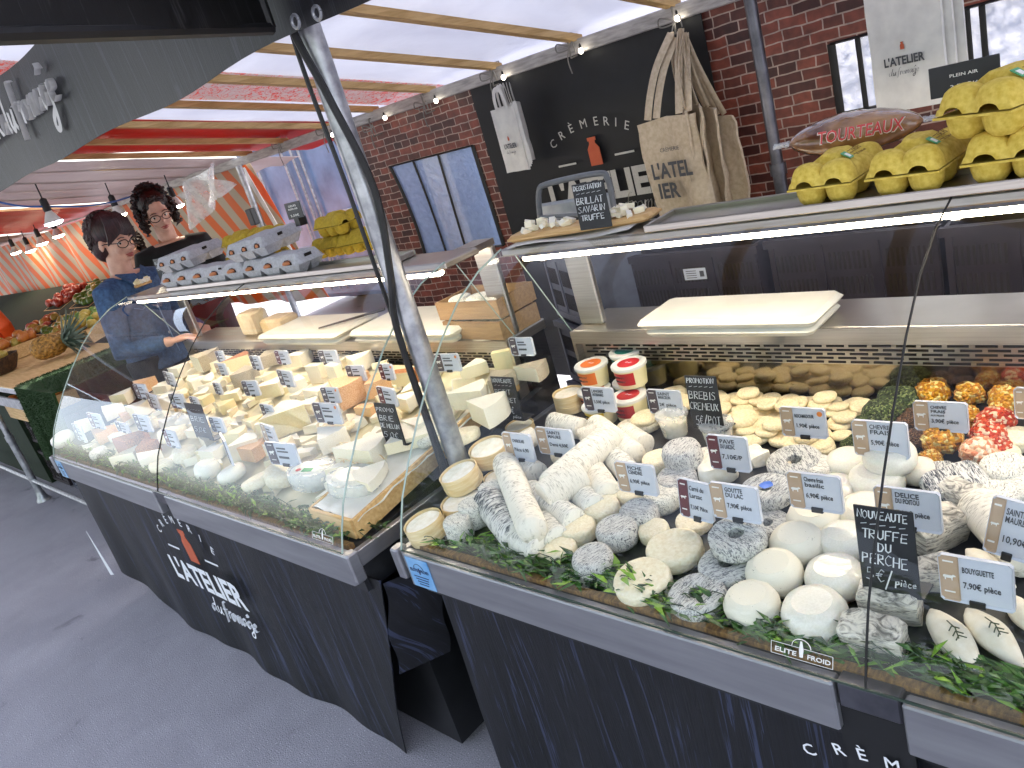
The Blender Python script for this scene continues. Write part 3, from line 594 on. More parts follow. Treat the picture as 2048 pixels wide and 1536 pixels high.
# brick printed backcloths with clear windows
def wall_with_window(name,label,x0,x1,z0,z1,y,wx0,wx1,wz0,wz1,bars,amp=.012,seed=0,bx=None):
    t=thing(name,label,'backcloth',(0,0,0))
    f=bx or (lambda u,v:0)
    for (a,b,c,d) in ((x0,wx0,z0,z1),(wx1,x1,z0,z1),(wx0,wx1,wz1,z1),(wx0,wx1,z0,wz0)):
        def fn(u,v,a=a,b=b,c=c,d=d):
            x=a+(b-a)*u; z=d+(c-d)*v; return (x+f(x,z),y+amp*noise.noise(Vector((x*2.2,z*.9,seed)))+amp*.5*math.sin(x*11+z*2)*(z1-z),z)
        MB().slab(fn,max(3,int((b-a)*24)),max(3,int((d-c)*24)),(0,.003,0)).build('brick_print',brick,t,60)
    def fp(x,z): return (x+f(x,z),y+amp*noise.noise(Vector((x*2.2,z*.9,seed)))+amp*.5*math.sin(x*11+z*2)*(z1-z),z)
    MB().grid(lambda u,v:(lambda q:(q[0],q[1]+.004,q[2]))(fp(wx0+(wx1-wx0)*u,wz1+(wz0-wz1)*v)),16,12).build('clear_window',windowf,t,60)
    mb=MB()
    for a,b in (((wx0,wz0),(wx1,wz0)),((wx0,wz1),(wx1,wz1)),((wx0,wz0),(wx0,wz1)),((wx1,wz0),(wx1,wz1))):
        mb.tube([Vector(fp(a[0]+(b[0]-a[0])*k/10,a[1]+(b[1]-a[1])*k/10))+Vector((0,-.004,0)) for k in range(11)],.014,6,flat=.35)
    mb.build('window_border',rubber,t)
    for bx_ in bars:
        MB().tube([Vector(fp(bx_,wz1+(wz0-wz1)*k/10))+Vector((0,-.004,0)) for k in range(11)],.009,6,flat=.4).build('window_bar',rubber,t)
    return t
# left brick cloth: window corners read off the photograph at the cloth's plane
wl=at(752,345,'y',Yb); wr_=at(918,293,'y',Yb); wb=at(970,495,'y',Yb)
wall_with_window('brick_backcloth','brick-printed backcloth with a clear wavy window, left of the black banner',-3.98,-2.747,.3,1.69,Yb,-3.62,-2.87,wb.z-.0,1.43,(-3.38,-3.14),.02,5,
    bx=lambda x,z:(-.10*math.sin((1.69-z)*2.2) if x<-3.2 else 0)*(min(1,(-3.2-x)/.5) if x<-3.2 else 0)*-1.6)
w1=at(1665,100,'y',Yb); w2=at(1690,225,'y',Yb)
wall_with_window('brick_backcloth','brick-printed backcloth right of the banner with a sky-lit window','.'.__len__()*0-1.573,3.2,.2,1.72,Yb,w1.x,w1.x+1.9,w2.z,w1.z+.02,(w1.x+.085,w1.x+.40,w1.x+.44,w1.x+.80,w1.x+1.2),.006,9)
for (px,py,lab,r_) in ((1528,167,'thin dark steel pole standing in front of the right brick backcloth',.022),):
    p=at(px,py,'y',2.6); t=MB().lathe([(r_,0),(r_,1.1),(r_*1.25,1.1),(r_*1.25,1.14),(r_*.9,1.14),(r_*.9,1.78)],16).build('rear_pole',steeld,None,loc=(p.x,2.6,0)); tag(t,lab,'pole')
p=at(492,370,'y',2.75); t=MB().lathe([(.022,0),(.022,1.68)],12).build('rear_pole',galv,None,loc=(p.x,2.75,0)); tag(t,'thin grey pole in front of the orange striped tarpaulin','pole')
p=at(515,430,'y',2.74); tag(MB().box((0,0,0),(.07,.04,.11),bev=.005).build('junction_box',blackp,None,loc=(p.x,2.70,p.z)),'small black box clamped low on the thin grey pole','box')
# ------------------------------------------------------------------ van seen in the gap
van=thing('box_van','blue-grey van rear with vertical door rods behind the stall','van',(-6.3,4.4,0))
vm=M('van_panel','#4c6486','#6f8db4',rough=.3,metal=.0,scale=3,bump=.05)
MB().box((0,1.2,1.35),(3.4,2.4,2.3),bev=.05).build('cargo_box',vm,van); 
for xx in [at(q_,350,'y',4.37).x+6.3 for q_ in (578,598,613,520)]: MB().tube([(xx,-.03,.3),(xx,-.03,2.4)],.014,8).build('door_rod',galv,van)
for xx in (.46,): MB().box((xx,-.004,1.35),(.012,.006,2.2)).build('door_seam',rubber,van)
for zz in (1.05,1.75): MB().box((.0,-.03,zz),(.16,.03,.04),bev=.005).build('rod_bracket',galv,van)
MB().box((1.35,-.01,1.3),(.3,.01,2.1)).build('side_strip',whitep,van)
MB().box((0,.15,.42),(3.3,.12,.12),bev=.02).build('bumper',blackp,van)
for xx in (-1.3,1.3): MB().lathe([(.02,-.12),(.33,-.12),(.35,-.08),(.35,.08),(.33,.12),(.02,.12)],28,TR((xx,.7,.35),(0,PI/2,0))).build('wheel',rubber,van)
st1=cloth(-7.7,-5.02,.7,1.70,2.85,stripem,'striped_backcloth','orange and cream striped tarpaulin behind the egg boxes','tarpaulin',.06,11,60,24,fnx=lambda u,v:.35*v*u)
st2=cloth(-22,-7.72,.1,1.66,2.7,stripem,'striped_backcloth','orange and cream striped tarpaulin behind the fruit stall at the far left','tarpaulin',.08,12,70,20)
st3=cloth(0,1,0,1,0,tw,'white_strap','','',0) if False else None
# ================================================================== CHEESES
def disc_me(name,mat,r,h,rnd,amp=.0,sc=30,seed=0,n=32,dish=0,mat2=None,bulge=0,pz=.25):
    # rounded puck, base at z=0, unit metres
    prof=[(r*.04,0),(r-rnd,0),(r-rnd*.3,rnd*.3),(r+bulge*.6,rnd),(r+bulge,h/2),(r+bulge*.6,h-rnd),(r-rnd*.3,h-rnd*.3),(r-rnd,h)]
    prof+=[(r*.62,h-dish),(r*.3,h-dish*1.1),(r*.04,h-dish*1.1)]
    mb=MB(); mb.lathe(prof,n); 
    if amp: mb.jitter(amp,sc,seed)
    return mb.mesh(name,mat,60)
def ring_me(name,mat,r,h,ri,seed):
    prof=[(ri,h-.004),(ri,.004),(ri+.004,0),(r-.006,0),(r,.006),(r,h-.006),(r-.006,h),(ri+.003,h)]
    mb=MB(); n=40; P=[[(a*math.cos(2*PI*j/n),a*math.sin(2*PI*j/n),z) for j in range(n)] for a,z in prof]; P.append(P[0]); mb.loft(P,True,False); mb.jitter(.003,28,seed)
    return mb.mesh(name,mat,50)
def log_me(name,mat,r,L,seed,n=22):
    rings=[]; 
    for x,rr in ((-L/2,r*.88),(-L/2+.002,r*.96),(-L/2+.006,r),(-L/4,r*1.01),(0,r),(L/4,r*1.01),(L/2-.006,r),(L/2-.002,r*.96),(L/2,r*.88)):
        rings.append([(x,rr*math.cos(2*PI*j/n),rr*math.sin(2*PI*j/n)) for j in range(n)])
    return MB().loft(rings).jitter(.0013,26,seed).mesh(name,mat,50)
def bar_me(name,mat,L,W,Hh,seed):
    mb=MB(); rings=[]; N=10
    for i in range(9):
        x=-L/2+L*i/8; k=.86 if i in(0,8) else 1
        ring=[]
        for a,b in ((-1,-.8),(-.8,-1),(0,-1),(.8,-1),(1,-.8),(1,0),(1,.8),(.8,1),(0,1),(-.8,1),(-1,.8),(-1,0)):
            ring.append((x,a*W/2*k,Hh/2+b*Hh/2*k))
        rings.append(ring)
    mb.loft(rings); mb.jitter(.006,34,seed); return mb.mesh(name,mat,50)
def pod_me(name,mat,L,W,Hh,seed):
    mb=MB(); rings=[]
    for i in range(13):
        t=i/12; s=max(.06,math.sin(PI*(t**.85)))**.75; rings.append([(-L/2+L*t,W/2*s*math.cos(a),Hh*.42+Hh*.5*s*math.sin(a)) for a in [2*PI*j/16 for j in range(16)]])
    mb.loft(rings); mb.jitter(.002,24,seed); return mb.mesh(name,mat,60)
def wedge_me(name,mats,r,ang,h,seed,amp=.0018,taper=1.0):
    # sector: apex at origin pointing -X... rind on arc (slot 0), cut faces (slot 1), top rind slot 0
    mb=MB(); n=8; arc=[(r*math.cos(-ang/2+ang*i/n),r*math.sin(-ang/2+ang*i/n)) for i in range(n+1)]
    cx=r*.62; 
    def lay(z,k): return [(0-cx,0,z)]+[(x*k-cx,y*k,z) for x,y in arc]
    L=[lay(0,taper),lay(h*.5,1.01*(1+taper)/2),lay(h,1)]; m=len(L[0])
    vs=[p for l in L for p in l]; mb.cur=0
    mb.add(vs,[tuple(reversed(range(m)))]+[tuple(range(2*m,3*m))]); b=mb.v and 0
    for l in range(2):
        for j in range(m):
            k=(j+1)%m; mb.mi.append(1 if (j==0 or j==m-1) else 0); mb.f.append([l*m+j,l*m+k,(l+1)*m+k,(l+1)*m+j])
    mb.jitter(amp,22,seed); return mb.mesh(name,mats,30)
def slice_me(name,mats,L,W,Hh,seed):
    # upright rectangular slab, big faces paste (1), narrow rim rind (0)
    mb=MB(); mb.cur=1; mb.box((0,0,Hh/2),(L,W,Hh),bev=.004); 
    for i,f in enumerate(mb.f):
        c=sum((mb.v[k] for k in f),Vector())/len(f)
        if abs(c.z-Hh)<.004 or abs(abs(c.x)-L/2)<.002: mb.mi[i]=0
    mb.jitter(.002,20,seed); return mb.mesh(name,mats,30)
def clump_me(name,mat,r,seed,n=34,h=.8):
    mb=MB(); rnd=random.Random(seed); NU,NV=20,12
    def fn(u,v):
        a=2*PI*u; e=-PI/2+PI*v; d=Vector((math.cos(a)*math.cos(e),math.sin(a)*math.cos(e),math.sin(e)*h)); 
        k=1+.13*(noise.cell(d*4+Vector((seed,0,0))))+.07*noise.noise(d*6); return d*r*k+Vector((0,0,r*h))
    mb.grid(fn,NU,NV); return mb.mesh(name,mat,40)
ME={}
ME['puck']=[disc_me('cheese_puck',cream,1,.92,.20,.03,3,i) for i in (1,2)]           # scaled by radius
ME['disc']=[disc_me('cheese_disc',creamy,1,.5,.2,.045,2.5,i,24) for i in (1,2,3)]
ME['low']=[disc_me('cheese_low_disc',cream,1,.62,.15,.025,3,5)]
ME['ash']=[disc_me('ash_puck',ash1u,1,1.12,.30,.022,3,i,30,.03) for i in (1,2,3)]
ME['ashl']=[disc_me('light_ash_puck',ash2u,1,1.0,.26,.022,3,i) for i in (4,5)]
ME['wrk']=[disc_me('wrinkled_puck',ash3u,1,.6,.2,.05,3.5,i) for i in (4,6)]
ME['fresh']=[disc_me('fresh_puck',fresh,1,1.08,.38,.02,2,i,36,-.01,bulge=.03) for i in (1,2)]
ME['spk']=[disc_me('speckled_puck',speck,1,1.08,.38,.02,2,i,36,-.01,bulge=.03) for i in (3,4)]
ME['ring']=[ring_me('ring_cheese',ash2,1,.62,.27,1)]
# ring jitter is in unit space -> stronger warp
def RG(m_,s_):
    prof=[(.27,.58),(.27,.06),(.33,0),(.9,0),(1,.09),(1,.53),(.93,.62),(.6,.635),(.32,.62)]
    mb=MB(); n=44; P=[[(a*math.cos(2*PI*j/n),a*math.sin(2*PI*j/n),z) for j in range(n)] for a,z in prof]; P.append(P[0]); mb.loft(P,True,False); mb.jitter(.018,3,s_); return mb.mesh('ring_cheese',m_,50)
ring_a=m_ash('ring_ash_rind','#74767a','#d6d6d2',5,.46,.58,(1,5,2),.004); ME['ring']=[RG(ring_a,1),RG(ring_a,2)]
herb=m_blotch('herb_coat',['#2c3a20','#4a5a30','#1c2614','#7d8a55','#384a26'],11,rough=.6,bd=.006); seedm=m_blotch('seed_coat',['#4a3328','#6d4e3c','#2e1f19','#8a6a50'],14,bd=.005)
fru=m_blotch('candied_yellow_fruit',['#c98d1c','#e0a832','#b67416','#ead48a','#d79a22','#c07a18'],5.5,rough=.3,bd=.008); frr=m_blotch('candied_red_fruit',['#c43a20','#d8532c','#a82a1c','#efd0b4','#cf4a28'],5.5,rough=.3,bd=.008)
frp=m_blotch('pale_salmon_fruit',['#e2a078','#efc8a4','#d98058','#f2dcc4'],4.5,rough=.35,bd=.006)
ME['fru']=[clump_me('fruit_coated',fru,1,s) for s in (1,2,3)]; ME['frr']=[clump_me('red_coated',frr,1,s,h=.7) for s in (4,5)]; ME['frp']=[clump_me('salmon_coated',frp,1,6,h=.8)]
ME['herb']=[clump_me('herb_coated',herb,1,7,h=.5),clump_me('herb_coated',herb,1,8,h=.5)]; ME['seed']=[clump_me('seed_coated',seedm,1,9,h=.6)]
names={'puck':'goat_cheese','disc':'cheese_disc','low':'goat_cheese','ash':'ash_cheese','ashl':'ash_cheese','wrk':'wrinkled_cheese','fresh':'fresh_cheese','spk':'fresh_cheese','ring':'ring_cheese','fru':'fruit_cheese','frr':'fruit_cheese','frp':'fruit_cheese','herb':'herb_cheese','seed':'seed_cheese'}
def puck(k,x,y,w,label,h=0,tilt=0,taz=0,hs=1,group=None,i=[0]):
    i[0]+=1
    m=ME[k][i[0]%len(ME[k])]
    p=on(x,y,h+.02); r=w/2*dep(p)/F*.97
    p=on(x,y,h+r*.42*hs); z=deckz(p.y)+h
    o=link(names[k],m,None,(p.x,p.y,z),None,(r,r,r*hs))
    az=random.uniform(0,6.28)
    o.rotation_euler=(Matrix.Rotation(R(taz),3,'Z')@Matrix.Rotation(R(tilt)+math.atan(DKS)*0,3,'X')@Matrix.Rotation(az,3,'Z')).to_euler()
    if tilt==0: o.rotation_euler=(Matrix.Rotation(math.atan(DKS)+random.uniform(-.04,.04),3,'X')@Matrix.Rotation(az,3,'Z')).to_euler()
    return tag(o,label,'cheese',group)
G=None
# front row and middle, nearest case
for a in [
 ('puck',1123,1105,72,'cream goat cheese with a pale top, leftmost beside the leaves near the front',0),
 ('ash',1190,1128,88,'wrinkled ash-grey cheese touching the leaves, right of the small cream one at the front left'),
 ('ash',1237,1070,88,'steep ash-grey cheese with fine ridges behind the front-left grey one'),
 ('ash',1281,1035,82,'dark wrinkled ash cheese, uppermost of the diagonal row of grey rounds'),
 ('puck',1205,1022,78,'smooth oval ivory goat cheese right of the piled logs'),
 ('puck',1158,1062,78,'oval ivory goat cheese wedged between a log and the ridged grey round'),
 ('puck',1237,988,60,'cream cheese partly behind the price card reflecting blue'),
 ('ashl',1325,998,82,'pale ash cheese under the card reflecting blue'),
 ('low',1286,1158,122,'large flat ivory round at the front, left of the grey ring cheese'),
 ('low',1349,1096,118,'large flat ivory round behind the other large ivory round'),
 ('low',1388,1040,76,'cream round under the tilted maroon card'),
 ('ring',1396,1190,120,'grey ring cheese with a hole lying at the front among the leaves'),
 ('ring',1456,1130,120,'grey ring cheese supporting another ring in the middle of the case'),
 ('ring',1535,1050,96,'grey ring cheese tucked behind the ring stack'),
 ('spk',1506,1213,112,'speckled white fresh cheese nearest the leaves'),
 ('spk',1551,1150,114,'speckled white fresh cheese, middle of the diagonal speckled row'),
 ('spk',1597,1092,110,'speckled white fresh cheese behind the middle speckled one'),
 ('spk',1630,1042,106,'speckled white fresh cheese right under the basil cheese card'),
 ('fresh',1632,1232,130,'plain glossy white fresh cheese in clear film, right at the front'),
 ('fresh',1672,1160,118,'plain white fresh cheese behind the film-wrapped one'),
 ('fresh',1692,1088,104,'plain white fresh cheese left of the large chalkboard'),
 ('fresh',1733,1030,104,'white fresh cheese wrapped in film behind the large chalkboard'),
 ('fresh',1671,985,86,'white fresh cheese behind the basil cheese card'),
 ('fresh',1754,968,108,'big white fresh cheese under the 5,90 card, front of three'),
 ('fresh',1697,930,84,'white fresh cheese left of the stacked white ones'),
 ('fresh',1836,945,74,'white fresh cheese half hidden right of the stacked white ones'),
 ('ring',1590,925,112,'pale ring cheese standing tall behind the basil card'),
 ('ashl',1640,940,70,'pale ash round peeping out right of the tall ring cheese'),
 ('ashl',1413,918,56,'small pale ash round behind the dark tall ash cheese'),
 ('puck',1317,925,66,'cream round left of the dark tall ash cheese'),
 ('ash',1358,968,84,'grey wrinkled round under the dark tall ash cheese'),
 ('ashl',2010,945,94,'pale grey mottled round at the right edge behind the beige card'),
 ('ashl',1990,1000,92,'pale grey mottled round, nearer of the pair at the right edge'),
 ('ashl',2045,985,80,'pale grey round cut off by the right edge of the view'),
 ('puck',2035,880,66,'cream round at the far right behind the grey mottled rounds'),
 ('puck',2010,912,60,'cream round squeezed between the salmon one and the grey mottled ones'),
 ('puck',1560,935,50,'small cream cheese between the maroon card and the tall ring'),
 ]:
    puck(a[0],a[1],a[2],a[3],a[4],a[5] if len(a)>5 else 0)
puck('ring',1475,1072,118,'top grey ring cheese of the stack in the middle of the case',.038)
puck('ring',1533,980,106,'ring cheese with a blue paper centre behind the card marked 7,90',.018)
puck('ash',1367,915,82,'dark tall ash cheese resting on another in the middle of the case',.03,hs=1.1)
puck('fresh',1781,918,102,'topmost white fresh cheese carrying the 5,90 card',.035)
o=MB().lathe([(.001,0),(.010,.001),(.012,.003),(.001,.004)],9).jitter(.003,60,2).build('blue_paper',M('blue_paper','#2f62c4','#3f76d8',rough=.4),None)
p=on(1533,973,.075); o.location=p; tag(o,'crumpled blue paper plug in the centre of a ring cheese','paper plug')
# squarish cream pave
def loose(me,name,x,y,h,rot,sc,label,cat='cheese',group=None):
    p=on(x,y,h); o=link(name,me,None,(p.x,p.y,deckz(p.y)+h),rot,sc); return tag(o,label,cat,group)
pv=bar_me('cream_pave',rindw,.075,.06,.042,3)
loose(pv,'square_cheese',1440,955,.0,(0,0,.5),1,'square cream cheese under the maroon 7,10 card'); loose(pv,'square_cheese',1512,925,0,(0,0,-.6),.7,'small square cream cheese behind the blue-centred ring')
# grey bricks
br=[bar_me('grey_brick',ash4,.085,.05,.052,s) for s in (1,2,3)]
for i,(x,y,h,rz,s,l) in enumerate([(1752,1298,0,.1,.98,'rough grey cheese brick nearest the front leaves'),(1784,1228,0,.15,.95,'rough grey cheese brick just under the large chalkboard'),(1858,1170,0,.6,.85,'grey cheese brick right of the large chalkboard'),(1872,1085,.0,1.1,1.05,'tilted grey cheese brick behind the 7,90 card right of the chalkboard'),(1925,1015,0,-.5,.9,'grey-rinded slice leaning under the leaf-shaped ones')]):
    loose(br[i%3],'cheese_brick',x,y,h,(.1,0,rz),s,l)
lf=bar_me('grey_leaf_slab',ash1,.10,.055,.03,7)
for x,y,h,rz,rx_,s,l in [(1905,975,.02,.75,.35,.95,'striped grey and white slab leaning diagonally at the right of the case'),(1935,1010,.0,.8,.3,.9,'lower striped slab beneath the leaning grey one'),(1870,950,.01,.3,.4,.6,'small ash slab behind the leaning striped slab')]:
    loose(lf,'ash_slab',x,y,h,(rx_,0,rz),s,l)
# rosemary pods
pm=M('floury_ivory','#e6dcc4','#f1ead8',rough=.8,scale=50,bump=.3); pod=[pod_me('ivory_pod',pm,.13,.045,.035,s) for s in (1,2)]
rose=M('rosemary','#39402a','#565c3c',rough=.7)
def pods(a,b,w,label,sprig=True,h=0):
    A=on(a[0],a[1],.02+h); Bq=on(b[0],b[1],.02+h); mid=(A+Bq)/2; L=(Bq-A).length; ang=math.atan2(Bq.y-A.y,Bq.x-A.x); t=link('rosemary_cheese',None,None,(mid.x,mid.y,deckz(mid.y)+h),(0,-math.asin(max(-1,min(1,(Bq.z-A.z)/L))),ang))
    W=w*dep(mid)/F; o=link('body',pod[random.randrange(2)],t,(0,0,0),None,(L/.13,W/.045,W/.045))
    if sprig:
        mb=MB(); z=W*.80; mb.tube([(-.018,0,z),(.0,.002,z+.002),(.016,-.002,z)],.0009,5)
        for s in (-1,1):
            for x in (-.006,.004,.012): mb.tube([(x,0,z+.001),(x+.007,s*.007,z+.001)],.0009,5)
        mb.build('rosemary_sprig',rose,t)
    return tag(t,label,'cheese')
pods((1860,1215),(1962,1348),70,'long ivory cheese with a rosemary sprig, nearest the front glass'); pods((1932,1212),(2048,1330),66,'long ivory cheese with a rosemary sprig, right of the nearest one')
pods((1932,1090),(2030,1165),52,'long ivory cheese without a sprig above the 7,90 card at the right',False,.01); pods((2018,1180),(2075,1260),50,'long ivory cheese cut off at the right edge',False)
# logs
LG={m.name:[log_me('goat_log',m,.026,.15,s) for s in (1,2)] for m in (ash2,ash3,ash1)}
def log(a,b,w,m,label,h=0,ha=None,hb=None):
    ha=h if ha is None else ha; hb=h if hb is None else hb
    mid0=on((a[0]+b[0])/2,(a[1]+b[1])/2,.03+h); r=w/2*dep(mid0)/F
    A=on(a[0],a[1],r+ha); Bq=on(b[0],b[1],r+hb); L=(Bq-A).length; d=(Bq-A).normalized()
    t=link('goat_log',LG[m.name][random.randrange(2)],None,(A+Bq)/2,d.to_track_quat('X','Z').to_euler(),(L/.15,r/.026,r/.026)); return tag(t,label,'cheese')
log((1010,925),(1066,1062),58,ash3,'long ash log lying on top of the pile and pointing at the camera',.028,.02,.04)
log((1225,868),(1100,975),60,ash3,'long pale log lying crosswise at the back of the log pile',.0,.03,.03)
log((1165,948),(1085,995),62,ash3,'short thick log with a flat end in the middle of the log pile',.0,.03,.03)
log((1190,850),(1270,912),50,ash3,'pale log pointing right beside the bare slate deck'); log((1180,935),(1218,990),55,ash3,'log behind the flat-ended one, near the blue-reflecting card',.0)
log((1218,905),(1262,950),50,ash2,'half hidden log right of the crosswise one'); log((1145,975),(1190,1015),52,ash2,'small grey log end beneath the flat-ended log')
log((1080,1000),(1150,1045),58,ash2,'pale log under the crossing of the two top logs'); log((1085,1045),(1115,1078),54,ash2,'short log beside the steep ridged grey cheese')
log((975,1000),(1035,1075),66,ash1,'thick grey log at the left, under the one pointing at the camera'); log((1020,1075),(1080,1100),54,ash2,'log end touching the leaves at the front left')
log((1020,900),(1070,870),40,cream if False else ash3,'slender pale log near the chalkboard at the left',.01); log((1105,845),(1165,858),44,ash2,'knobbly pale log end behind the beige card'); log((1160,880),(1195,868),46,ash3,'broken white log piece showing its cut face')
log((1040,925),(1075,950),50,ash2,'pale log beneath the beige cards at the left')
log((1060,985),(1095,1012),56,ash2,'small pale log end between the long log and the flat-ended log'); log((1120,905),(1160,925),50,ash3,'pale log just in front of the beige cards'); log((1250,865),(1290,890),46,ash3,'rearmost pale log touching the bare slate')
for x,y,w,l in ((1100,1105,60,'small ivory round at the very front left of the log pile'),(1265,990,64,'ivory round behind the uppermost grey one'),(1310,1065,66,'cream round between the grey diagonal row and the large ivory round'),(1420,1010,60,'cream round behind the maroon slanted card'),(1490,1010,56,'pale round under the blue-centred ring')): puck('puck' if 'pale' not in l else 'ashl',x,y,w,l)
log((1955,1010),(2060,1120),90,ash3,'very large pale ash log at the right edge under a beige card',.0)
ash_up=[disc_me('upright_ash',ash2u,1,1.7,.2,.05,3,i) for i in (1,2)]
for x,y,w,l in ((985,985,56,'upright grey ash cylinder behind the logs, near the wooden boxes'),(948,1020,60,'upright pale ash cylinder right of the lower box'),(915,1050,56,'upright white cylinder standing inside the front-left glass corner')):
    p=on(x,y,.035); r=w/2*dep(p)/F; o=link('ash_cylinder',ash_up[x%2],None,(p.x,p.y,deckz(p.y)),(0,0,0),(r,r,r)); tag(o,l,'cheese')
# wooden boxes
def box_cheese(x,y,w,label,h=0,hh=.035,tilt=(0,0,0)):
    p=on(x,y,h+hh); r=w/2*dep(p)/F; p=on(x,y,h+hh/2); t=thing('boxed_cheese',label,'cheese box',(p.x,p.y,deckz(p.y)+h),tilt)
    MB().lathe([(r*.05,0),(r,0),(r,hh),(r-.0018,hh),(r-.0018,hh*.6),(r*.05,hh*.6)],32).jitter(.0012,20,x).build('wooden_box',chip,t,40)
    MB().lathe([(r*1.012,.004),(r*1.012,hh*.4),(r*.99,hh*.42)],32,caps=False).build('box_band',chip,t)
    link('soft_cheese',disc_me('soft_cheese',rindw,r*.93,hh*.34,.004,.0012,40,x),t,(0,0,hh*.58)); return t
box_cheese(925,955,84,'wooden box of soft white cheese standing on another box at the left',.028,.042,(.12,-.1,0)); box_cheese(928,1010,92,'lower wooden box of soft cheese under the tilted one',0,.03)
box_cheese(980,905,80,'wooden box of soft cheese behind the stacked pair, beside the beige cards',.03,.04,(.1,.05,0)); box_cheese(1000,960,66,'wooden box of cheese hidden under the rear left box',0,.026)
box_cheese(855,1055,84,'wooden box of soft cheese in the front left glass corner',.0,.045,(.1,-.1,0)); box_cheese(1140,800,66,'tall round wooden cheese box left of the plastic tubs',0,.05); box_cheese(1040,855,60,'shallow wooden box in front of the left chalkboard',0,.02)
# tubs
def tub(x,y,w,c,label,h=0,hh=.058,lab=None):
    p=on(x,y,h+hh); r=w/2*dep(p)/F; p=on(x,y,h+hh*.45); t=thing('plastic_tub',label,'tub',(p.x,p.y,deckz(p.y)+h)); cm=M('tub_'+c,c,c,rough=.35,bump=0)
    MB().lathe([(r*.05,0),(r*.80,0),(r*.93,hh*.9)],32).build('tub_body',M('tub_body','#ddd3a2','#e8dfb6',rough=.3,scale=20,bump=.02),t)
    MB().lathe([(r*.9,hh*.86),(r,hh*.86),(r,hh*.97),(r*.96,hh),(r*.85,hh),(r*.83,hh*.985),(r*.05,hh*.985)],32).build('lid',whitep,t)
    MB().lathe([(r*.05,0),(r*.62,0),(r*.62,.0006),(r*.05,.0006)],28).build('lid_label',cm,t,loc=(0,0,hh*.99))
    mb=MB(); n=18; a0,a1=-2.6,-.75
    mb.loft([[(rr*math.cos(a0+(a1-a0)*i/n),rr*math.sin(a0+(a1-a0)*i/n),z) for i in range(n+1)] for z,rr in ((hh*.18,r*.835),(hh*.76,r*.915))],False,False); mb.build('side_label',cm,t)
    mb=MB(); rn=random.Random(x)
    for k,(zz,n_) in enumerate(((hh*.58,6),(hh*.38,8))):
        pts=[]; 
        for i in range(n_*3): a=-2.2+.9*i/(n_*3); rr=r*(.905 if k==0 else .88); pts.append((rr*math.cos(a),rr*math.sin(a),zz+.003*math.sin(i*2.3)))
        mb.tube(pts,.0007,4)
    mb.build('label_writing',ink,t); put=MB().tube([(-.008,-.002,hh+.0005),(-.003,.003,hh+.0005),(.003,-.003,hh+.0005),(.009,.002,hh+.0005)],.0007,4).build('lid_writing',card_w,t)
    return t
tub(1256,722,72,'#1f6f66','plastic tub with a green lid label at the back of the tub group',.055); tub(1187,748,72,'#d9702c','plastic tub with an orange lid label',.05)
tub(1262,748,76,'#b8232a','plastic tub with a red lid label on top of another red one',.06); tub(1262,812,78,'#a8262c','red-labelled tub supporting the red-lidded one',0); tub(1203,825,76,'#d8b82c','plastic tub with a yellow label, front of the tub group',0,.05); tub(1192,795,72,'#c9642a','tub hidden beneath the orange-lidded one',0,.05); tub(1262,780,70,'#2a6f60','tub hidden beneath the green-lidded one',0,.055)
# clear pots
for x,y,l in ((1348,852,'clear plastic pot of creamy sheep cheese left of the promotion board'),(1437,872,'clear plastic pot of creamy sheep cheese under the promotion board')):
    p=on(x,y,.02); t=thing('clear_pot',l,'pot',(p.x,p.y,deckz(p.y))); r=.037
    MB().lathe([(.001,.001),(r*.75,.001),(r*.86,.034),(.001,.036)],28).build('cream_content',paste,t); MB().lathe([(.001,0),(r*.78,0),(r*.93,.045),(r*1.04,.047),(r*1.06,.052),(r,.056),(r*.5,.060),(.001,.060)],28,caps=False).build('clear_shell',filmc,t)
# saint-marcellin style wrinkled discs
for x,y,w,h,l in ((1258,852,56,0,'wrinkled small disc between the yellow tub and the clear pot'),(1292,845,60,.0,'wrinkled disc touching the left clear pot'),(1288,832,58,.018,'smooth top disc of the pair under the dark card'),(1345,785,60,0,'pale disc behind the dark two-euro card'),(1372,800,56,.012,'pale disc tilted left of the promotion board'),(1340,830,52,.01,'small disc hidden by the dark two-euro card'),(1476,850,60,.0,'lower tan disc right of the promotion board'),(1483,832,66,.018,'upper tan disc right of the promotion board'),(1520,862,62,.0,'wrinkled disc in front of the tan pair'),(1585,878,56,.0,'flat cream disc under the orange-dotted card'),(1612,868,54,.012,'flat cream disc holding up the orange-dotted card'),(1640,885,56,0,'flat cream disc right of the orange-dotted card')):
    puck('wrk' if 'wrink' in l else 'disc',x,y,w,l,h)
# field of small cream discs at the back: counted, alike
rnd=random.Random(5); k=0
for lay in range(3):
    for iy in range(7):
        for ix in range(12):
            x=-1.16+ix*.046+(iy%2)*.023+lay*.012; y=1.265+iy*.040+lay*.01
            if lay==1 and rnd.random()<.25: continue
            if lay==2 and rnd.random()<.6: continue
            d=Vector((x,y,deckz(y)))-CAM; sx=1024+F*d.dot(cr)/d.dot(cf); sy=768-F*d.dot(cu)/d.dot(cf)
            if sx<1395 or sx>1745+ (iy-3)*4 or sy>900 or (sx<1490 and sy>845) or (sx<1700 and sx>1560 and sy>880 and lay>0) or y>1.505 or (sx>1700 and sy>855): continue
            r=.0245*rnd.uniform(.92,1.06); m=ME['disc'][rnd.randrange(3)]
            o=link('cheese_disc',m,None,(x+rnd.uniform(-.004,.004),y+rnd.uniform(-.004,.004),deckz(y)+lay*.0115+rnd.uniform(0,.002)),(rnd.uniform(-.16,.16)+.08,rnd.uniform(-.16,.16),rnd.uniform(0,6)),(r,r,r)); tag(o,'small flat cream cheese disc in the overlapping field before the steel grille','cheese','small cream discs piled at the back of the nearest case'); k+=1
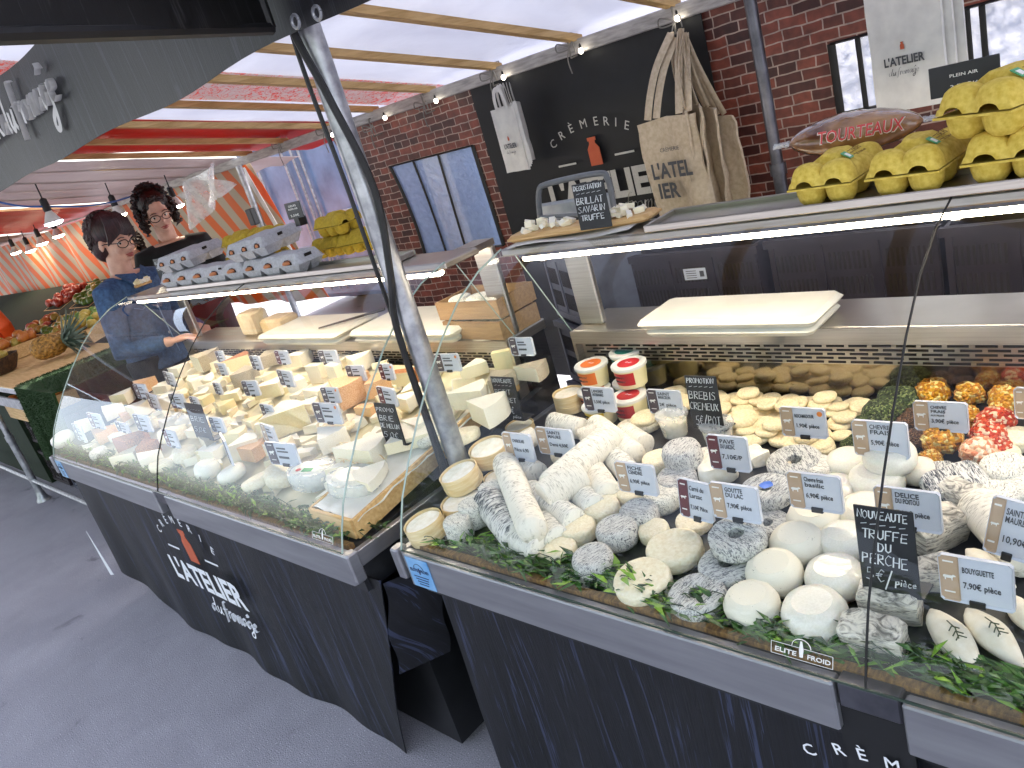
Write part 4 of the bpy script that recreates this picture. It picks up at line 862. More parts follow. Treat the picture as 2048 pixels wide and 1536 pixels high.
# coated cheeses at the right
for kd,x,y,w,l,h in [('fru',1868,795,66,'yellow fruit-coated cheese, back left of its group',0),('fru',1942,795,64,'yellow fruit-coated cheese, back middle of its group',0),('fru',2012,805,66,'yellow fruit-coated cheese behind the upper right card',0),('fru',1938,842,56,'yellow fruit-coated cheese right of the 3,90 card',0),('fru',1885,888,78,'chunky yellow fruit-coated cheese under the 3,90 card',.0),('fru',1862,925,48,'yellow fruit-coated cheese touching the white fresh cheeses',0),('fru',2000,830,50,'yellow fruit-coated cheese behind the red ones',0),
 ('frr',1992,850,76,'red fruit-coated cheese, rear of the pair',0),('frr',1976,876,74,'red fruit-coated cheese, front of the pair',0),('frr',1995,900,60,'dark red fruit-coated cheese under the front red one',0),('frp',1960,912,72,'pale salmon coated round cheese in front of the red ones',0),
 ('herb',1796,798,84,'herb-coated green cheese touching the grille side',0),('herb',1768,822,82,'herb-coated green cheese, middle of the three green ones',.008),('herb',1745,845,70,'herb-coated green cheese behind the 5,90 card',0),('herb',1700,888,40,'small herb-coated cheese left of the 5,90 card',0),('herb',1720,880,46,'herb-coated cheese with pale sprigs beside the cream discs',0),('seed',1826,842,62,'brown seed-coated cheese behind the joint of the glass',0),('seed',1836,880,58,'brown seed-coated cheese right of the 5,90 card',0),('seed',1880,845,50,'brown seed-coated cheese hidden by the 3,90 card',0)]:
    puck(kd,x,y,w,l,h)
# ================================================================== PRICE CARDS
def animal(kind,mat,parent,x,z,s,y):
    cow=[(-1,.1),(-.95,.35),(-.7,.45),(-.2,.42),(.5,.42),(.7,.62),(.85,.6),(1.05,.5),(1.2,.3),(1.0,.2),(.8,.2),(.7,0),(.62,-.1),(.6,-.6),(.45,-.6),(.42,-.15),(-.3,-.18),(-.5,-.1),(-.55,-.6),(-.7,-.6),(-.75,-.05),(-.9,-.1)]
    MB().poly([(a*s,b*s) for a,b in cow],.0008).build('animal_mark',mat,parent,0,loc=(x,y,z))
def card(x0,y0,x1,y1,h,band,label,lines=(),yaw=0,dot=False,tiny=False,roll=0):
    b=on((x0+x1)/2,y1-2,h); Y=b.y; W=(at(x1,(y0+y1)/2,'y',Y).x-at(x0,(y0+y1)/2,'y',Y).x)/max(.5,math.cos(yaw)); Hh=(at((x0+x1)/2,y0,'y',Y).z-at((x0+x1)/2,y1,'y',Y).z)*.93
    t=thing('price_card',label,'price card',b,(-.06,roll,yaw)); 
    MB().rbox((0,0,0),(W,Hh,.0012),min(.004,Hh*.1),TR((0,0,Hh/2),(PI/2,0,0))).build('card',card_w,t)
    bw=W*.27; MB().rbox((0,0,0),(bw,Hh*.97,.0006),.002,TR((-W/2+bw/2+.0008,-.0011,Hh/2),(PI/2,0,0))).build('side_band',band,t)
    MB().box((-.0,-.001,.0005),(W*.22,.006,Hh*.14),bev=.001).build('clip',blackp,t)
    animal('cow',palew,t,-W/2+bw/2,Hh*.52,bw*.30,-.002)
    if dot: MB().lathe([(.0001,0),(Hh*.085,0),(Hh*.085,.0006),(.0001,.0006)],14,TR((W*.38,-.0012,Hh*.82),(PI/2,0,0))).build('round_seal',M('seal_orange','#d9702c','#e08a3c',rough=.5,bump=0),t)
    if tiny or not lines:
        for k,(zz,ww) in enumerate(((.74,.30),(.60,.36),(.34,.34))): 
            MB().box((-W*.16+W*ww/2,-.0011,Hh*zz),(W*ww,.0006,Hh*(.07 if k<2 else .10))).build('print_line',ink,t,0)
    else:
        for (s,zz,hh,wf) in lines: put_text(s,t,-W*.18,Hh*zz,Hh*hh,ink,.012,-.0014,w=W*wf,align='LEFT')
    for zz in (.86,.2): MB().box((-W/2+bw/2,-.0017,Hh*zz),(bw*.55,.0005,Hh*.03)).build('print_line',palew,t,0)
    return t
def L2(a,b,p): return ((a,.78,.12,.36),(b,.63,.12,.36 if b else .1),(p,.33,.13,.5)) if b else ((a,.66,.12,.42),(p,.33,.13,.5))
C=card
C(1882,1118,2030,1212,.05,beige,'price card with beige band reading BOUYGUETTE 7,90€, nearest the front right',L2('BOUYGUETTE','','7,90€ pièce'))
C(1964,995,2062,1115,.07,beige,'slanted price card reading SAINTE MAURE at the right edge',(('SAINTE',.74,.11,.4),('MAURE',.6,.11,.4),('10,90€',.25,.12,.5)),roll=.2)
C(1755,978,1885,1060,.06,beige,'price card reading DELICE DU POITOU 7,90€ above the large chalkboard',L2('DELICE','DU POITOU','7,90€ pièce'))
C(1583,948,1688,1022,.065,beige,'price card reading Chevre frais basilic 6,90€ on a speckled cheese',L2('Chevre frais','basilic','6,90€ pièce'))
C(1710,842,1820,915,.072,beige,'price card reading CHEVRE FRAIS 5,90€ on the top white cheese',L2('CHEVRE','FRAIS','5,90€ pièce'))
C(1830,803,1938,864,.05,beige,'price card reading CHEVRE FRAIS AUX FRUITS 3,90€ in front of the yellow cheeses',(('CHEVRE',.76,.1,.3),('FRAIS',.62,.1,.27),('AUX FRUITS',.5,.06,.25),('3,90€ pièce',.28,.13,.5)))
C(2030,775,2110,840,.05,beige,'beige-banded card cut off at the upper right edge of the case')
C(1567,815,1656,876,.04,beige,'price card reading ROCAMADOUR 1,90€ with an orange seal before the cream discs',L2('ROCAMADOUR','','1,90€ pièce'),dot=True)
C(1424,872,1503,942,.05,maroon,'price card with maroon band reading PAVE DU LARZAC 7,10€',L2('PAVE','DU LARZAC','7,10€/P'))
C(1364,962,1428,1040,.05,maroon,'narrow maroon-banded card turned sideways before the grey rings',(('Carré du',.74,.12,.42),('Larzac',.55,.12,.36),('7,10€ Pièce',.25,.11,.5)),roll=.1)
C(1430,970,1524,1042,.075,beige,'beige card marked 7,90€ propped on the top ring cheese',L2('GOUTTE','DU LAC','7,90€ pièce'))
C(1242,928,1317,988,.05,beige,'beige card marked 6,90€ mirroring the blue sky, above the ash rounds',L2('FICHE','CENDRE','6,90€ pièce'))
C(1083,858,1153,912,.06,beige,'beige card reading SAINTE MAURE laid over the log pile',L2('SAINTE','MAURE','Demi 4,50€'))
C(1018,868,1072,922,.06,beige,'beige card reading CHAROLAIS left of the other log pile card',L2('CHAROLAIS','','Pièce 6,90'))
C(1173,775,1234,824,.055,taupe,'dark-banded card marked 5,50€ on the yellow tub',L2('LANGRES','ARTISANALE','5,50€ pièce'))
C(1302,780,1368,830,.04,taupe,'dark-banded card reading SAINT MARCELIN 2€ pièce',L2('SAINT','MARCELIN','2€ pièce'))
def board(x0,y0,x1,y1,h,label,lines,yaw=0,roll=0,th=.0011,foot=True,place=None):
    b=place or on((x0+x1)/2,y1-2,h); Y=b.y; W=at(x1,(y0+y1)/2,'y',Y).x-at(x0,(y0+y1)/2,'y',Y).x; Hh=(at((x0+x1)/2,y0,'y',Y).z-at((x0+x1)/2,y1,'y',Y).z)*.95
    t=thing('chalkboard_sign',label,'chalkboard',b,(-.07,roll,yaw)); MB().box((0,0,Hh/2),(W,.003,Hh),bev=.001).build('board',chalkb,t)
    if foot: MB().box((W*.1,.02,.002),(W*.9,.04,.003)).build('foot',chalkb,t)
    mb=MB()
    for k,(s,z,hh,x,w) in enumerate(lines): chalk_line(mb,s,-W/2+W*x,Hh*z,Hh*hh,W*w,th,k+len(label))
    mb.build('chalk_writing',chalk,t,60,loc=(0,-.0022,0)); return t
N5=lambda a:[(a,.87,.09,.06,.86),('-----',.78,.05,.1,.8)]
board(1725,1020,1842,1190,.045,'large chalkboard reading NOUVEAUTE TRUFFE DU PERCHE 5€ in front of the white cheeses',N5('NOUVEAUTE')+[('TRUFFE',.64,.11,.1,.8),('DU',.50,.1,.36,.24),('PERCHE',.34,.12,.06,.8),('5€',.14,.15,.1,.34),('/',.08,.2,.42,.16),('pièce',.13,.09,.6,.36)])
board(1387,752,1450,862,.045,'chalkboard reading PROMOTION BREBIS CREMEUX 5€/POT on a clear pot',N5('PROMOTION')+[('BREBIS',.58,.14,.06,.86),('CREMEUX',.38,.13,.03,.92),('5€/POT',.10,.17,.14,.8)],th=.0010)
board(1002,755,1048,842,.05,'chalkboard reading NOUVEAUTE PETIT FLEURET 6,50 behind the left price cards',N5('NOUVEAUTE')+[('PETIT',.60,.11,.06,.7),('FLEURET',.42,.11,.05,.85),('6,50€',.16,.16,.12,.6),('pièce',.06,.08,.6,.35)],th=.0009)
# ================================================================== FAR CASE CONTENTS
PS=.26
def onp(x,y,h=0):
    d=ray(x,y); z0=.752+h; t=(z0-PS*.80-CAM.z+PS*CAM.y)/(d.z-PS*d.y); return CAM+d*t
# paper lined slope the cheeses are piled on
def slopefn(u,v):
    x=LX0+.06+(LX1-LX0-.13)*u; y=.835+.60*v; return (x,y,.745+PS*(y-.80)-.012+.006*noise.noise(Vector((x*9,y*9,0))))
tag(MB().slab(slopefn,60,16,(0,0,-.004)).build('display_paper',M('cream_paper','#cfc4a2','#e0d6b8',rough=.7,scale=12,bump=.2),None,60),'sloping cream paper liner beneath the cheeses of the far counter','paper liner')
RP={'w':(rindw,paste),'y':(rindw,paste2),'o':(rindo,paste3),'b':(rindb,paste2),'g':(rindg,paste),'v':(rindg,blue_p),'p':(paste,paste),'r':(rindb,red_r),'yy':(paste2,paste2)}
WD={k:[wedge_me('wedge',m,1,.75,.42,s) for s in (1,2)] for k,m in RP.items()}
WD={};
for k,m in RP.items():
    WD[k]=[]
    for s,(a_,h_) in enumerate(((.8,.45),(1.1,.55))):
        mb_m=wedge_me('wedge',m,1,a_,h_,s,.012); WD[k].append(mb_m)
BL={k:[slice_me('block',m,1,.5,.62,s) for s in (1,)] for k,m in RP.items()}
def lwedge(k,x,y,w,label,rz=0,rx_=0,h=0,idx=None):
    p=onp(x,y+w*.18,h); s=w*dep(p)/F; o=link('cheese_wedge',WD[k][(x if idx is None else idx)%2],None,p,(rx_,0,rz),(s*.95,s*.95,s*.9)); o.location.z-=.004; return tag(o,label,'cheese')
def lblock(k,x,y,w,label,rz=0,rx_=0,hs=1,h=0):
    p=onp(x,y+w*.2,h); s=w*dep(p)/F; o=link('cheese_block',BL[k][0],None,p,(rx_,0,rz),(s*.9,s*.75,s*hs*.8)); o.location.z-=.004; return tag(o,label,'cheese')
def lpuck(k,x,y,w,label,hs=1,rx_=0,h=0):
    p=onp(x,y+w*.12,h); r=w/2*dep(p)/F; o=link(names[k],ME[k][x%len(ME[k])],None,p,(rx_+.2,0,x),(r,r,r*hs)); o.location.z-=.004; return tag(o,label,'cheese')
r_=random.Random(3)
for a in [('v',417,722,62,'crumbly blue-veined wedge at the back, left of the tall brown one',.4),('b',484,722,62,'tall triangular wedge with brown rind at the back',1.2),('g',545,717,50,'grey-rinded wedge behind the small maroon card',-.3),('w',602,716,62,'pale wedge at the back between two price cards',.5),('v',497,752,56,'blue-veined wedge in the second row',-.6),('y',548,775,66,'long yellow wedge pointing forward',.9),
 ('w',723,725,58,'ivory wedge against the grille, right of the upright slabs',.2),('o',705,782,92,'large orange-rinded wedge under the middle cards',.1),('o',765,770,64,'orange washed wedge near the round-sealed card',-.5),('w',948,790,92,'white brie wedge on the sheet right of the post',.7),('w',985,820,88,'brie wedge with yellow cut face, right end of the case',.2),('w',954,735,60,'flaky white wedge left of the leaning yellow slice',1.3),
 ('g',1070,740,72,'grey rind wedge in the back right corner',.3),('g',1005,762,64,'dark speckled rind wedge in front of the leaning slice',-.4),('w',740,905,120,'big brie wedge with straw on top at the front right',.5),('w',664,875,84,'white bloomy wedge below the biggest card of the far case',-.2),('y',583,838,96,'tall pale yellow triangle in the middle',1.5),('yy',510,845,52,'bright yellow piece beside the green banded card',.3),('w',499,893,68,'pale wedge behind the sideways card',1.4),('yy',481,872,52,'slender yellow wedge right of the small chalkboard',.8),
 ('p',563,902,66,'cream block-like wedge under the 1,20 card',.3),('o',513,902,58,'apricot coloured wedge left of the card with a sky reflection',.6),('o',210,868,60,'orange wedge at the left end under a card',.2),('r',268,885,78,'dark red-brown cheese wedge at the left front',.4),('r',300,893,60,'reddish wedge behind the glass joint',-.3),('w',300,918,64,'white wedge in front of the dark red one',.1),('g',262,912,60,'dark grained wedge standing in the left front',1.0),('p',171,852,44,'cream piece at the far left corner',.2),
 ('y',226,822,56,'yellow wedge in the left middle',.1),('y',283,820,52,'yellow wedge right of the other yellow one, left panel',.5),('o',256,832,42,'small orange piece between yellow wedges',.2),('w',340,846,48,'cream cut piece left of the glass joint',.3),('w',372,842,46,'cream cut piece right of the glass joint',-.4),('y',253,795,46,'yellow wedge in the upper left of the case',.9),('o',292,770,56,'orange-yellow wedge at the upper left back',.2),('y',345,800,50,'pale yellow wedge behind the twin cards',-.5),('yy',410,800,44,'lemon coloured piece above the small chalkboard',.4),('yy',452,812,48,'lemon coloured wedge right of the small chalkboard',.1),('y',470,790,44,'butter yellow wedge near the centre',.9),
 ('w',394,765,46,'cream wedge in the left panel near the joint top',.2),('w',365,742,44,'pale wedge at the back left of the joint',.6),('p',438,770,44,'ivory wedge under the twin price cards',-.3),('p',640,785,60,'pale wedge before the upright slabs',.4),('w',600,765,54,'cream wedge left of the upright slabs',-.7),('p',560,860,56,'butter coloured wedge behind the green banded card',.9),('w',430,905,56,'mottled wedge behind the foremost white cylinders',.5),('g',422,880,54,'brown speckled wedge under the small chalkboard',.2),('w',816,800,62,'cream wedge left of the post',.3),('p',780,830,56,'pale wedge beneath the maroon card by the chalkboard',-.4),('w',620,812,60,'white wedge left of the biggest card',.6),('w',184,895,40,'whitish piece near the far left front',.3),
 ('w',840,850,70,'white brie wedge hidden behind the post',.2),('w',700,935,74,'brie wedge at the wooden tray edge',1.0),('p',880,800,60,'pale wedge right behind the post',.3)]:
    lwedge(*a[:5],rz=a[5])
for a in [('p',640,752,44,'upright pale slab, left of the twin slabs',.15,1.7),('p',676,752,44,'upright pale slab, right of the twin slabs',-.1,1.7),('b',816,752,64,'brown crusted loaf-shaped cheese by the post',.3,.9),('yy',1012,728,44,'leaning yellow slice in the back right corner',.5,1.9),('y',537,850,52,'yellow rectangular block in the centre',.2,.8),('w',330,775,46,'cream block in the left panel back row',.3,.8),('y',455,740,42,'small yellow block behind the blue-veined wedge',.1,.9),('w',850,775,50,'white block left of the upper maroon card',.2,.9),('w',610,905,60,'ivory block left of the white bloomy wedge',.4,.7),('o',735,815,54,'orange block right of the biggest card',.1,.7),('p',395,860,50,'cream block left of the small chalkboard',.2,.7),('w',238,870,40,'whitish block between the left cards',.4,.7)]:
    lblock(*a[:5],rz=a[5],hs=a[6])
for a in [('fresh',132,880,44,'white fresh round at the extreme left end',1),('puck',349,872,58,'round white cheese behind the maroon card',1),('ashl',202,908,36,'crumbly white piece near the left leaves',1),('puck',373,912,50,'white round in front of the maroon card',1.1),('puck',330,930,58,'flat white cheese at the foot of the glass joint',.7),('fresh',417,945,50,'white cylinder cheese behind the leaves',1.2),('fresh',470,950,58,'smooth white round under the sideways card',.9),('puck',520,962,66,'half-hidden white round in the leaves',.7),('puck',567,950,70,'white round in a paper band under the 1,20 card',.9),('ashl',866,872,62,'white bloomy round left of the big soft one',.6),('low',915,872,100,'large soft white round behind the glass corner',.7),('puck',775,880,60,'small white round next to the brie chalkboard',.7),('disc',690,850,60,'flat pale round under the biggest card',.6),('puck',445,850,46,'small white round right of the small chalkboard',.8),('disc',310,845,44,'flat cream round in the left panel',.8)]:
    lpuck(*a[:5],hs=a[5])
# fillers: small cut pieces between the named ones, alike
fm=[WD[k][i] for k in ('w','y','p','w','g','p','w') for i in (0,1)]; rnd=random.Random(21)
for i in range(190):
    u=rnd.random(); v=rnd.random()**.85; x=LX0+.12+(LX1-LX0-.25)*u; y=.865+.56*v; s=rnd.uniform(.04,.075)
    o=link('cheese_wedge',rnd.choice(fm),None,(x,y,.752+PS*(y-.8)-.016),(rnd.uniform(-.2,.3),rnd.uniform(-.2,.2),rnd.uniform(0,6.28)),(s,s,s*.8)); tag(o,'small cut cheese piece lying between the larger wedges of the far counter','cheese','small cut pieces in the far counter')
# film wrapped cheeses
for x,y,w,l,g in ((632,955,86,'film-wrapped white cheese with a green and red sticker in the leaves',1),(715,975,100,'film-wrapped white cheese at the right front of the far case',0)):
    p=onp(x,y+10,0); s=w*dep(p)/F; t=thing('wrapped_cheese',l,'cheese',p,(0,.1,.5 if g else .2)); link('cheese_body',ME['fresh'][0],t,(0,0,0),None,(s*.62,s*.42,s*.40)); 
    MB().lathe([(.01,-.004),(.62,-.004),(.66,.2),(.62,.40),(.01,.43)],20,TR((0,0,0),(0,0,0),(s,s*.7,s))).jitter(.006,30,x).build('wrap_film',filmc,t,60)
    if g: MB().box((0,-.03*0-.02,s*.44),(.03,.02,.0012)).build('green_sticker',M('sticker_green','#2f9a58','#3aa864',rough=.4,bump=0),t); MB().lathe([(.0001,0),(.008,0),(.008,.001),(.0001,.001)],10).build('red_sticker',M('sticker_red','#c8452c','#c8452c',rough=.4,bump=0),t,loc=(-.03,-.018,s*.43))
# straw strips on the brie
mb=MB()
for i in range(16):
    a,b=onp(rnd.uniform(660,760),rnd.uniform(880,930),.035),None; b=a+Vector((rnd.uniform(-.09,.09),rnd.uniform(-.03,.05),rnd.uniform(-.01,.02))); mb.tube([a,(a+b)/2+Vector((0,0,.006)),b],.0018,4,flat=.4)
tag(mb.build('straw_strips',M('straw','#d9b88a','#e6cba2',rough=.6),None),'loose straw strips laid over the big brie wedge','straw',kind='stuff')
# long wooden tray of brie at the case's right end
t=thing('brie_tray','long wooden tray lined with paper at the right end of the far counter','tray',(-1.665,1.10,0)); zz=lambda y:.742+.14*(y-.8)
for nm,dx,wd in (('side_board',.095,.010),('side_board',-.095,.010)):
    MB().loft([[(dx+sx*wd/2,y-1.10,zz(y)+z) for sx,z in ((-1,0),(1,0),(1,.052),(-1,.052))] for y in (.80,1.44)]).build(nm,wood,t,0)
MB().box((0,-.30,zz(.80)+.026),(.18,.010,.052)).build('end_board',wood,t,0)
MB().slab(lambda u,v:(-.10+.205*u,-.29+.62*v,zz(.81+.62*v)+.046+.010*noise.noise(Vector((u*5,v*12,0)))+.006*math.sin(u*6)),14,30,(0,0,-.002)).build('paper_lining',M('white_waxed_paper','#dfdcd4','#ece9e2',rough=.5,scale=14,bump=.4),t,60)
for i,(y,l) in enumerate(((.93,'flat brie piece at the front of the wooden tray'),(1.10,'flat brie piece in the middle of the wooden tray'),(1.27,'flat brie piece toward the back of the wooden tray'))):
    tag(link('brie_wedge',WD['w'][i%2],None,(-1.665,y,zz(y)+.05),(.1,0,.4+i),(.13,.13,.06)),l,'cheese')
cl=[(157,854,176,884,taupe),(187,830,210,858,maroon),(238,848,262,866,taupe),(280,833,306,864,taupe),(279,770,300,799,taupe),(300,790,326,820,taupe),(333,746,358,773,taupe),(350,790,373,818,taupe),(388,796,405,823,taupe),(433,767,448,790,taupe),(496,763,520,793,taupe),(437,728,458,752,beige),(439,703,452,726,taupe),(508,713,527,741,taupe),(558,702,582,730,maroon),(562,742,594,774,taupe),(646,701,680,732,taupe),(702,732,733,763,taupe),(765,729,792,761,maroon),(652,776,682,807,taupe),(639,808,685,848,taupe),(761,776,800,812,maroon),(878,708,923,744,taupe),(1026,675,1071,713,taupe),(531,811,556,845,taupe),(531,852,560,888,beige),(550,889,598,932,taupe),(448,877,478,925,taupe),(338,864,361,896,maroon),(430,838,452,866,taupe)]
ld=['far left card standing above the white fresh round','maroon-banded card in the left corner above the orange wedge','small card above the dark red cheese','wide card left of the glass joint above the dark red cheese','card in the upper left above the yellow wedges','card left of the glass joint in the middle row','card left of the glass joint near the back','pale violet card just right of the glass joint','narrow card left of the small chalkboard','narrow card behind the small chalkboard','card before the long yellow wedge','beige card below the narrow one at the tall brown wedge','narrow card against the tall brown wedge','card leaning on the blue-veined wedge','maroon-banded card at the back between grey wedges','card in front of the long yellow wedge and the twin slabs','card behind the twin upright slabs','card in front of the ivory wedge by the grille','maroon-banded card with orange seal left of the brown loaf','card with orange seal above the biggest one','biggest card of the middle, with an orange seal','maroon-banded card above the brie chalkboard','card right of the post with an orange seal','card in the back right corner beside the leaning slice','card right of the lemon wedges','beige-banded card under the other one at centre','card with a sky reflection and price at the front','card turned sideways in the front middle','maroon-banded card at the foot of the glass joint','card right of the small chalkboard']
for i,(c,l) in enumerate(zip(cl,ld)):
    def onx(): pass
    x0,y0,x1,y1,b=c; 
    bp=onp((x0+x1)/2,y1-2,.045); _on=on
    globals()['on']=lambda x,y,h=0,bp=bp:bp
    card(x0,y0,x1,y1,0,b,l,tiny=True,yaw=(-.35 if i==27 else r_.uniform(-.12,.12)),dot=('seal' in l)); globals()['on']=_on
board(395,812,428,880,0,'small chalkboard with a blue sky reflection in the far counter',[('-----',.8,.06,.1,.8),('BRIE',.5,.14,.1,.8),('5,0€',.2,.14,.1,.7)],th=.001,place=onp(411,878,.03))
board(771,810,812,890,0,'chalkboard reading BRIE DE MELUN in the right half of the far counter',[('PROMO',.8,.10,.06,.86),('BRIE',.58,.13,.1,.7),('DE MELUN',.40,.11,.05,.9),('5,0€',.16,.14,.1,.7)],th=.001,place=onp(792,888,.03))
# ================================================================== CUTTING BOARDS, WORKTOPS, SHELVES
def cboard(cx,cy,z,w,d,rz,label,group=None):
    o=MB().rbox((0,0,0),(w,d,.0215),.010).build('cutting_board',boardp,None,loc=(cx,cy,z+.011),rot=(0,0,rz)); return tag(o,label,'cutting board')
_a,_b,_c=at(1268,645,'z',1.025),at(1593,668,'z',1.025),at(1680,578,'z',1.025)
cboard((_a.x+_b.x)/2+.005,(_a.y+_c.y)/2,.9815,_b.x-_a.x-.025,_c.y-_a.y-.01,.0,'lower white cutting board of the stack on the nearest worktop'); cboard((_a.x+_b.x)/2,(_a.y+_c.y)/2,1.0035,_b.x-_a.x,_c.y-_a.y,.0,'top white cutting board of the stack on the nearest worktop')
cboard(-2.62,1.50,.9815,.52,.20,.0,'lower white board of the left stack on the far worktop'); cboard(-2.62,1.50,1.0035,.54,.22,.01,'top white board of the left stack on the far worktop')
cboard(-2.02,1.53,.9815,.52,.22,.0,'lower white board of the right stack on the far worktop'); cboard(-2.02,1.53,1.0035,.54,.24,-.01,'top white board of the right stack on the far worktop')
tag(MB().tube([(-2.5,1.44,1.033),(-2.30,1.60,1.037)],[.006,.011],8,flat=.5).build('knife',blackp,None),'black handled knife lying on the left board stack','knife')
def shelf_tray(x0,x1,y0,y1,z,label):
    t=thing('shelf_tray',label,'tray',((x0+x1)/2,(y0+y1)/2,z)); w,d=x1-x0,y1-y0
    MB().box((0,0,.003),(w,d,.005)).build('base',steel,t,0)
    for c,s in (((0,-d/2-.0035,.008),(w+.014,.006,.016)),((0,d/2+.0035,.008),(w+.014,.006,.016)),((-w/2-.0035,0,.008),(.006,d,.016)),((w/2+.0035,0,.008),(.006,d,.016))): MB().box(c,s,bev=.002).build('rim',steel,t,0)
shelf_tray(-.96,.60,1.362,1.475,1.262,'long steel tray on top of the nearest counter carrying the yellow egg boxes'); shelf_tray(-3.3,-1.80,1.312,1.41,1.262,'long steel tray on top of the far counter carrying grey egg boxes')
# ---- egg cartons
def ycarton_me():
    L,W,Hh=.150,.100,.034; tray=MB()
    for i in range(3):
        for j in range(2):
            cx,cy=-L/3+i*L/3,-W/4+j*W/2
            tray.lathe([(.008,-.034),(.016,-.032),(.022,-.024),(.0248,-.012),(.0255,0)],14,TR((cx,cy,0)))
    tray.box((0,0,-.0015),(L+.008,W+.008,.003)); 
    lid=MB()
    def fn(u,v):
        x=-L/2-.003+(L+.006)*u; y=-W/2-.003+(W+.006)*v; ex=min(u,1-u)*L; ey=min(v,1-v)*W
        e=min(1,min(ex,ey)/.012); h=.015*(1-(1-e)**2)
        d=0
        for i in (-1,1):
            for j in (-1,1):
                rr=math.hypot(x-i*L*.36,y-j*W/4)/.0275
                if rr<1: d=max(d,.019*math.sqrt(1-rr*rr))
        if abs(x)<L*.25: d=max(d,.024*min(1,ey/.040)*min(1,(L*.25-abs(x))/.010))
        return (x,y,.002+h+d)
    lid.grid(fn,44,30); 
    return tray.mesh('egg_tray',ycard,40),lid.mesh('carton_lid',ycard,50)
YT,YL=ycarton_me()
grn=M('organic_green','#4c9a6a','#62ab7e',rough=.5,bump=0)
def ycarton(x,y,z,rz,label,s=1,ol=False):
    t=thing('egg_carton',label,'egg box',(x,y,z+.034*s),(0,0,rz),'yellow egg boxes' if not ol else None,s)
    a=link('egg_tray',YT,t); b=link('carton_lid',YL,t)
    SL=TR((0,-.030,.0345),(.56,0,0))
    MB().box((-.026,0,0),(.014,.018,.0012),SL).build('green_label',grn,t,0)
    MB().box((-.026,-.001,.0009),(.008,.010,.0005),SL).build('label_mark',palew,t,0)
    for k in range(3): MB().box((-.008,.006-.006*k,.0004),(.012,.0012,.0006),SL).build('print_line',M('olive_ink','#8a6a18','#8a6a18',bump=0),t,0)
    o=put_text('OEUFS',t,.0,.0,.009,M('olive_ink','#8a6a18','#8a6a18',bump=0),.01,0,w=.028); o.rotation_euler=(.56,0,0); o.location=SL@Vector((.014,-.001,.0004))
    o=put_text('DE PLEIN AIR',t,.0,.0,.004,M('olive_ink','#8a6a18','#8a6a18',bump=0),.0,0,w=.034); o.rotation_euler=(.56,0,0); o.location=SL@Vector((.010,-.010,.0004))
    return t
for X_,Y_,zq,rz,l,sc_ in ((-.592,1.452,1.268,PI/2-.05,'yellow egg box at the left end of the shelf, under the cake bag',1.08),(-.452,1.450,1.268,PI/2-.08,'yellow egg box in the middle of the lower row',1.1),(-.305,1.452,1.268,PI/2-.06,'yellow egg box at the right of the lower row',1.15),(-.315,1.455,1.340,PI/2-.42,'yellow egg box stacked on top of the lower two',1.2),(-.155,1.455,1.268,PI/2-.1,'yellow egg box behind, cut by the right edge',1.15)):
    ycarton(X_,Y_,zq,rz,l,sc_)
tag(link('spare',None),'','') if False else None
# cake bag
pl=m_blotch('cake_bag_print',['#4a1e16','#6b3a26','#7a4a2c','#5a2a1c'],9,bump=.1,rough=.15)
_q=at(1708,265,'z',1.352)
t=thing('cake_bag','brown and clear plastic bag of cakes lying on the yellow egg boxes','bag',(_q.x,_q.y,1.352),(0,.05,.32))
mb=MB()
def cfn(u,v):
    a=2*PI*v; s=(math.sin(PI*min(max(u,.0),1))**.55); x=-.12+.24*u; return (x,.058*s*math.cos(a),.040*s*math.sin(a)*(1+.12*noise.noise(Vector((u*9,v*9,1)))))
mb.grid(cfn,26,24); mb.build('bag_body',M('bag_brown','#51281c','#a97c4e',rough=.12,scale=11,bump=.5,bdist=.01,coat=1),t,60)
redt=M('bag_red','#c8323a','#d8444a',rough=.3,bump=0)
put_text('TOURTEAUX',t,.01,-.002,.022,palew,.035,-.0595,w=.150,shear=.2); put_text('TOURTEAUX',t,.01,-.001,.022,redt,.01,-.0612,w=.146,shear=.2)
for sx in (-1,1): MB().grid(lambda u,v:(sx*(.118+.03*u),-.02+.04*v,.004*math.sin(v*14+u*3)),6,10).build('bag_seal',filmc,t,60)
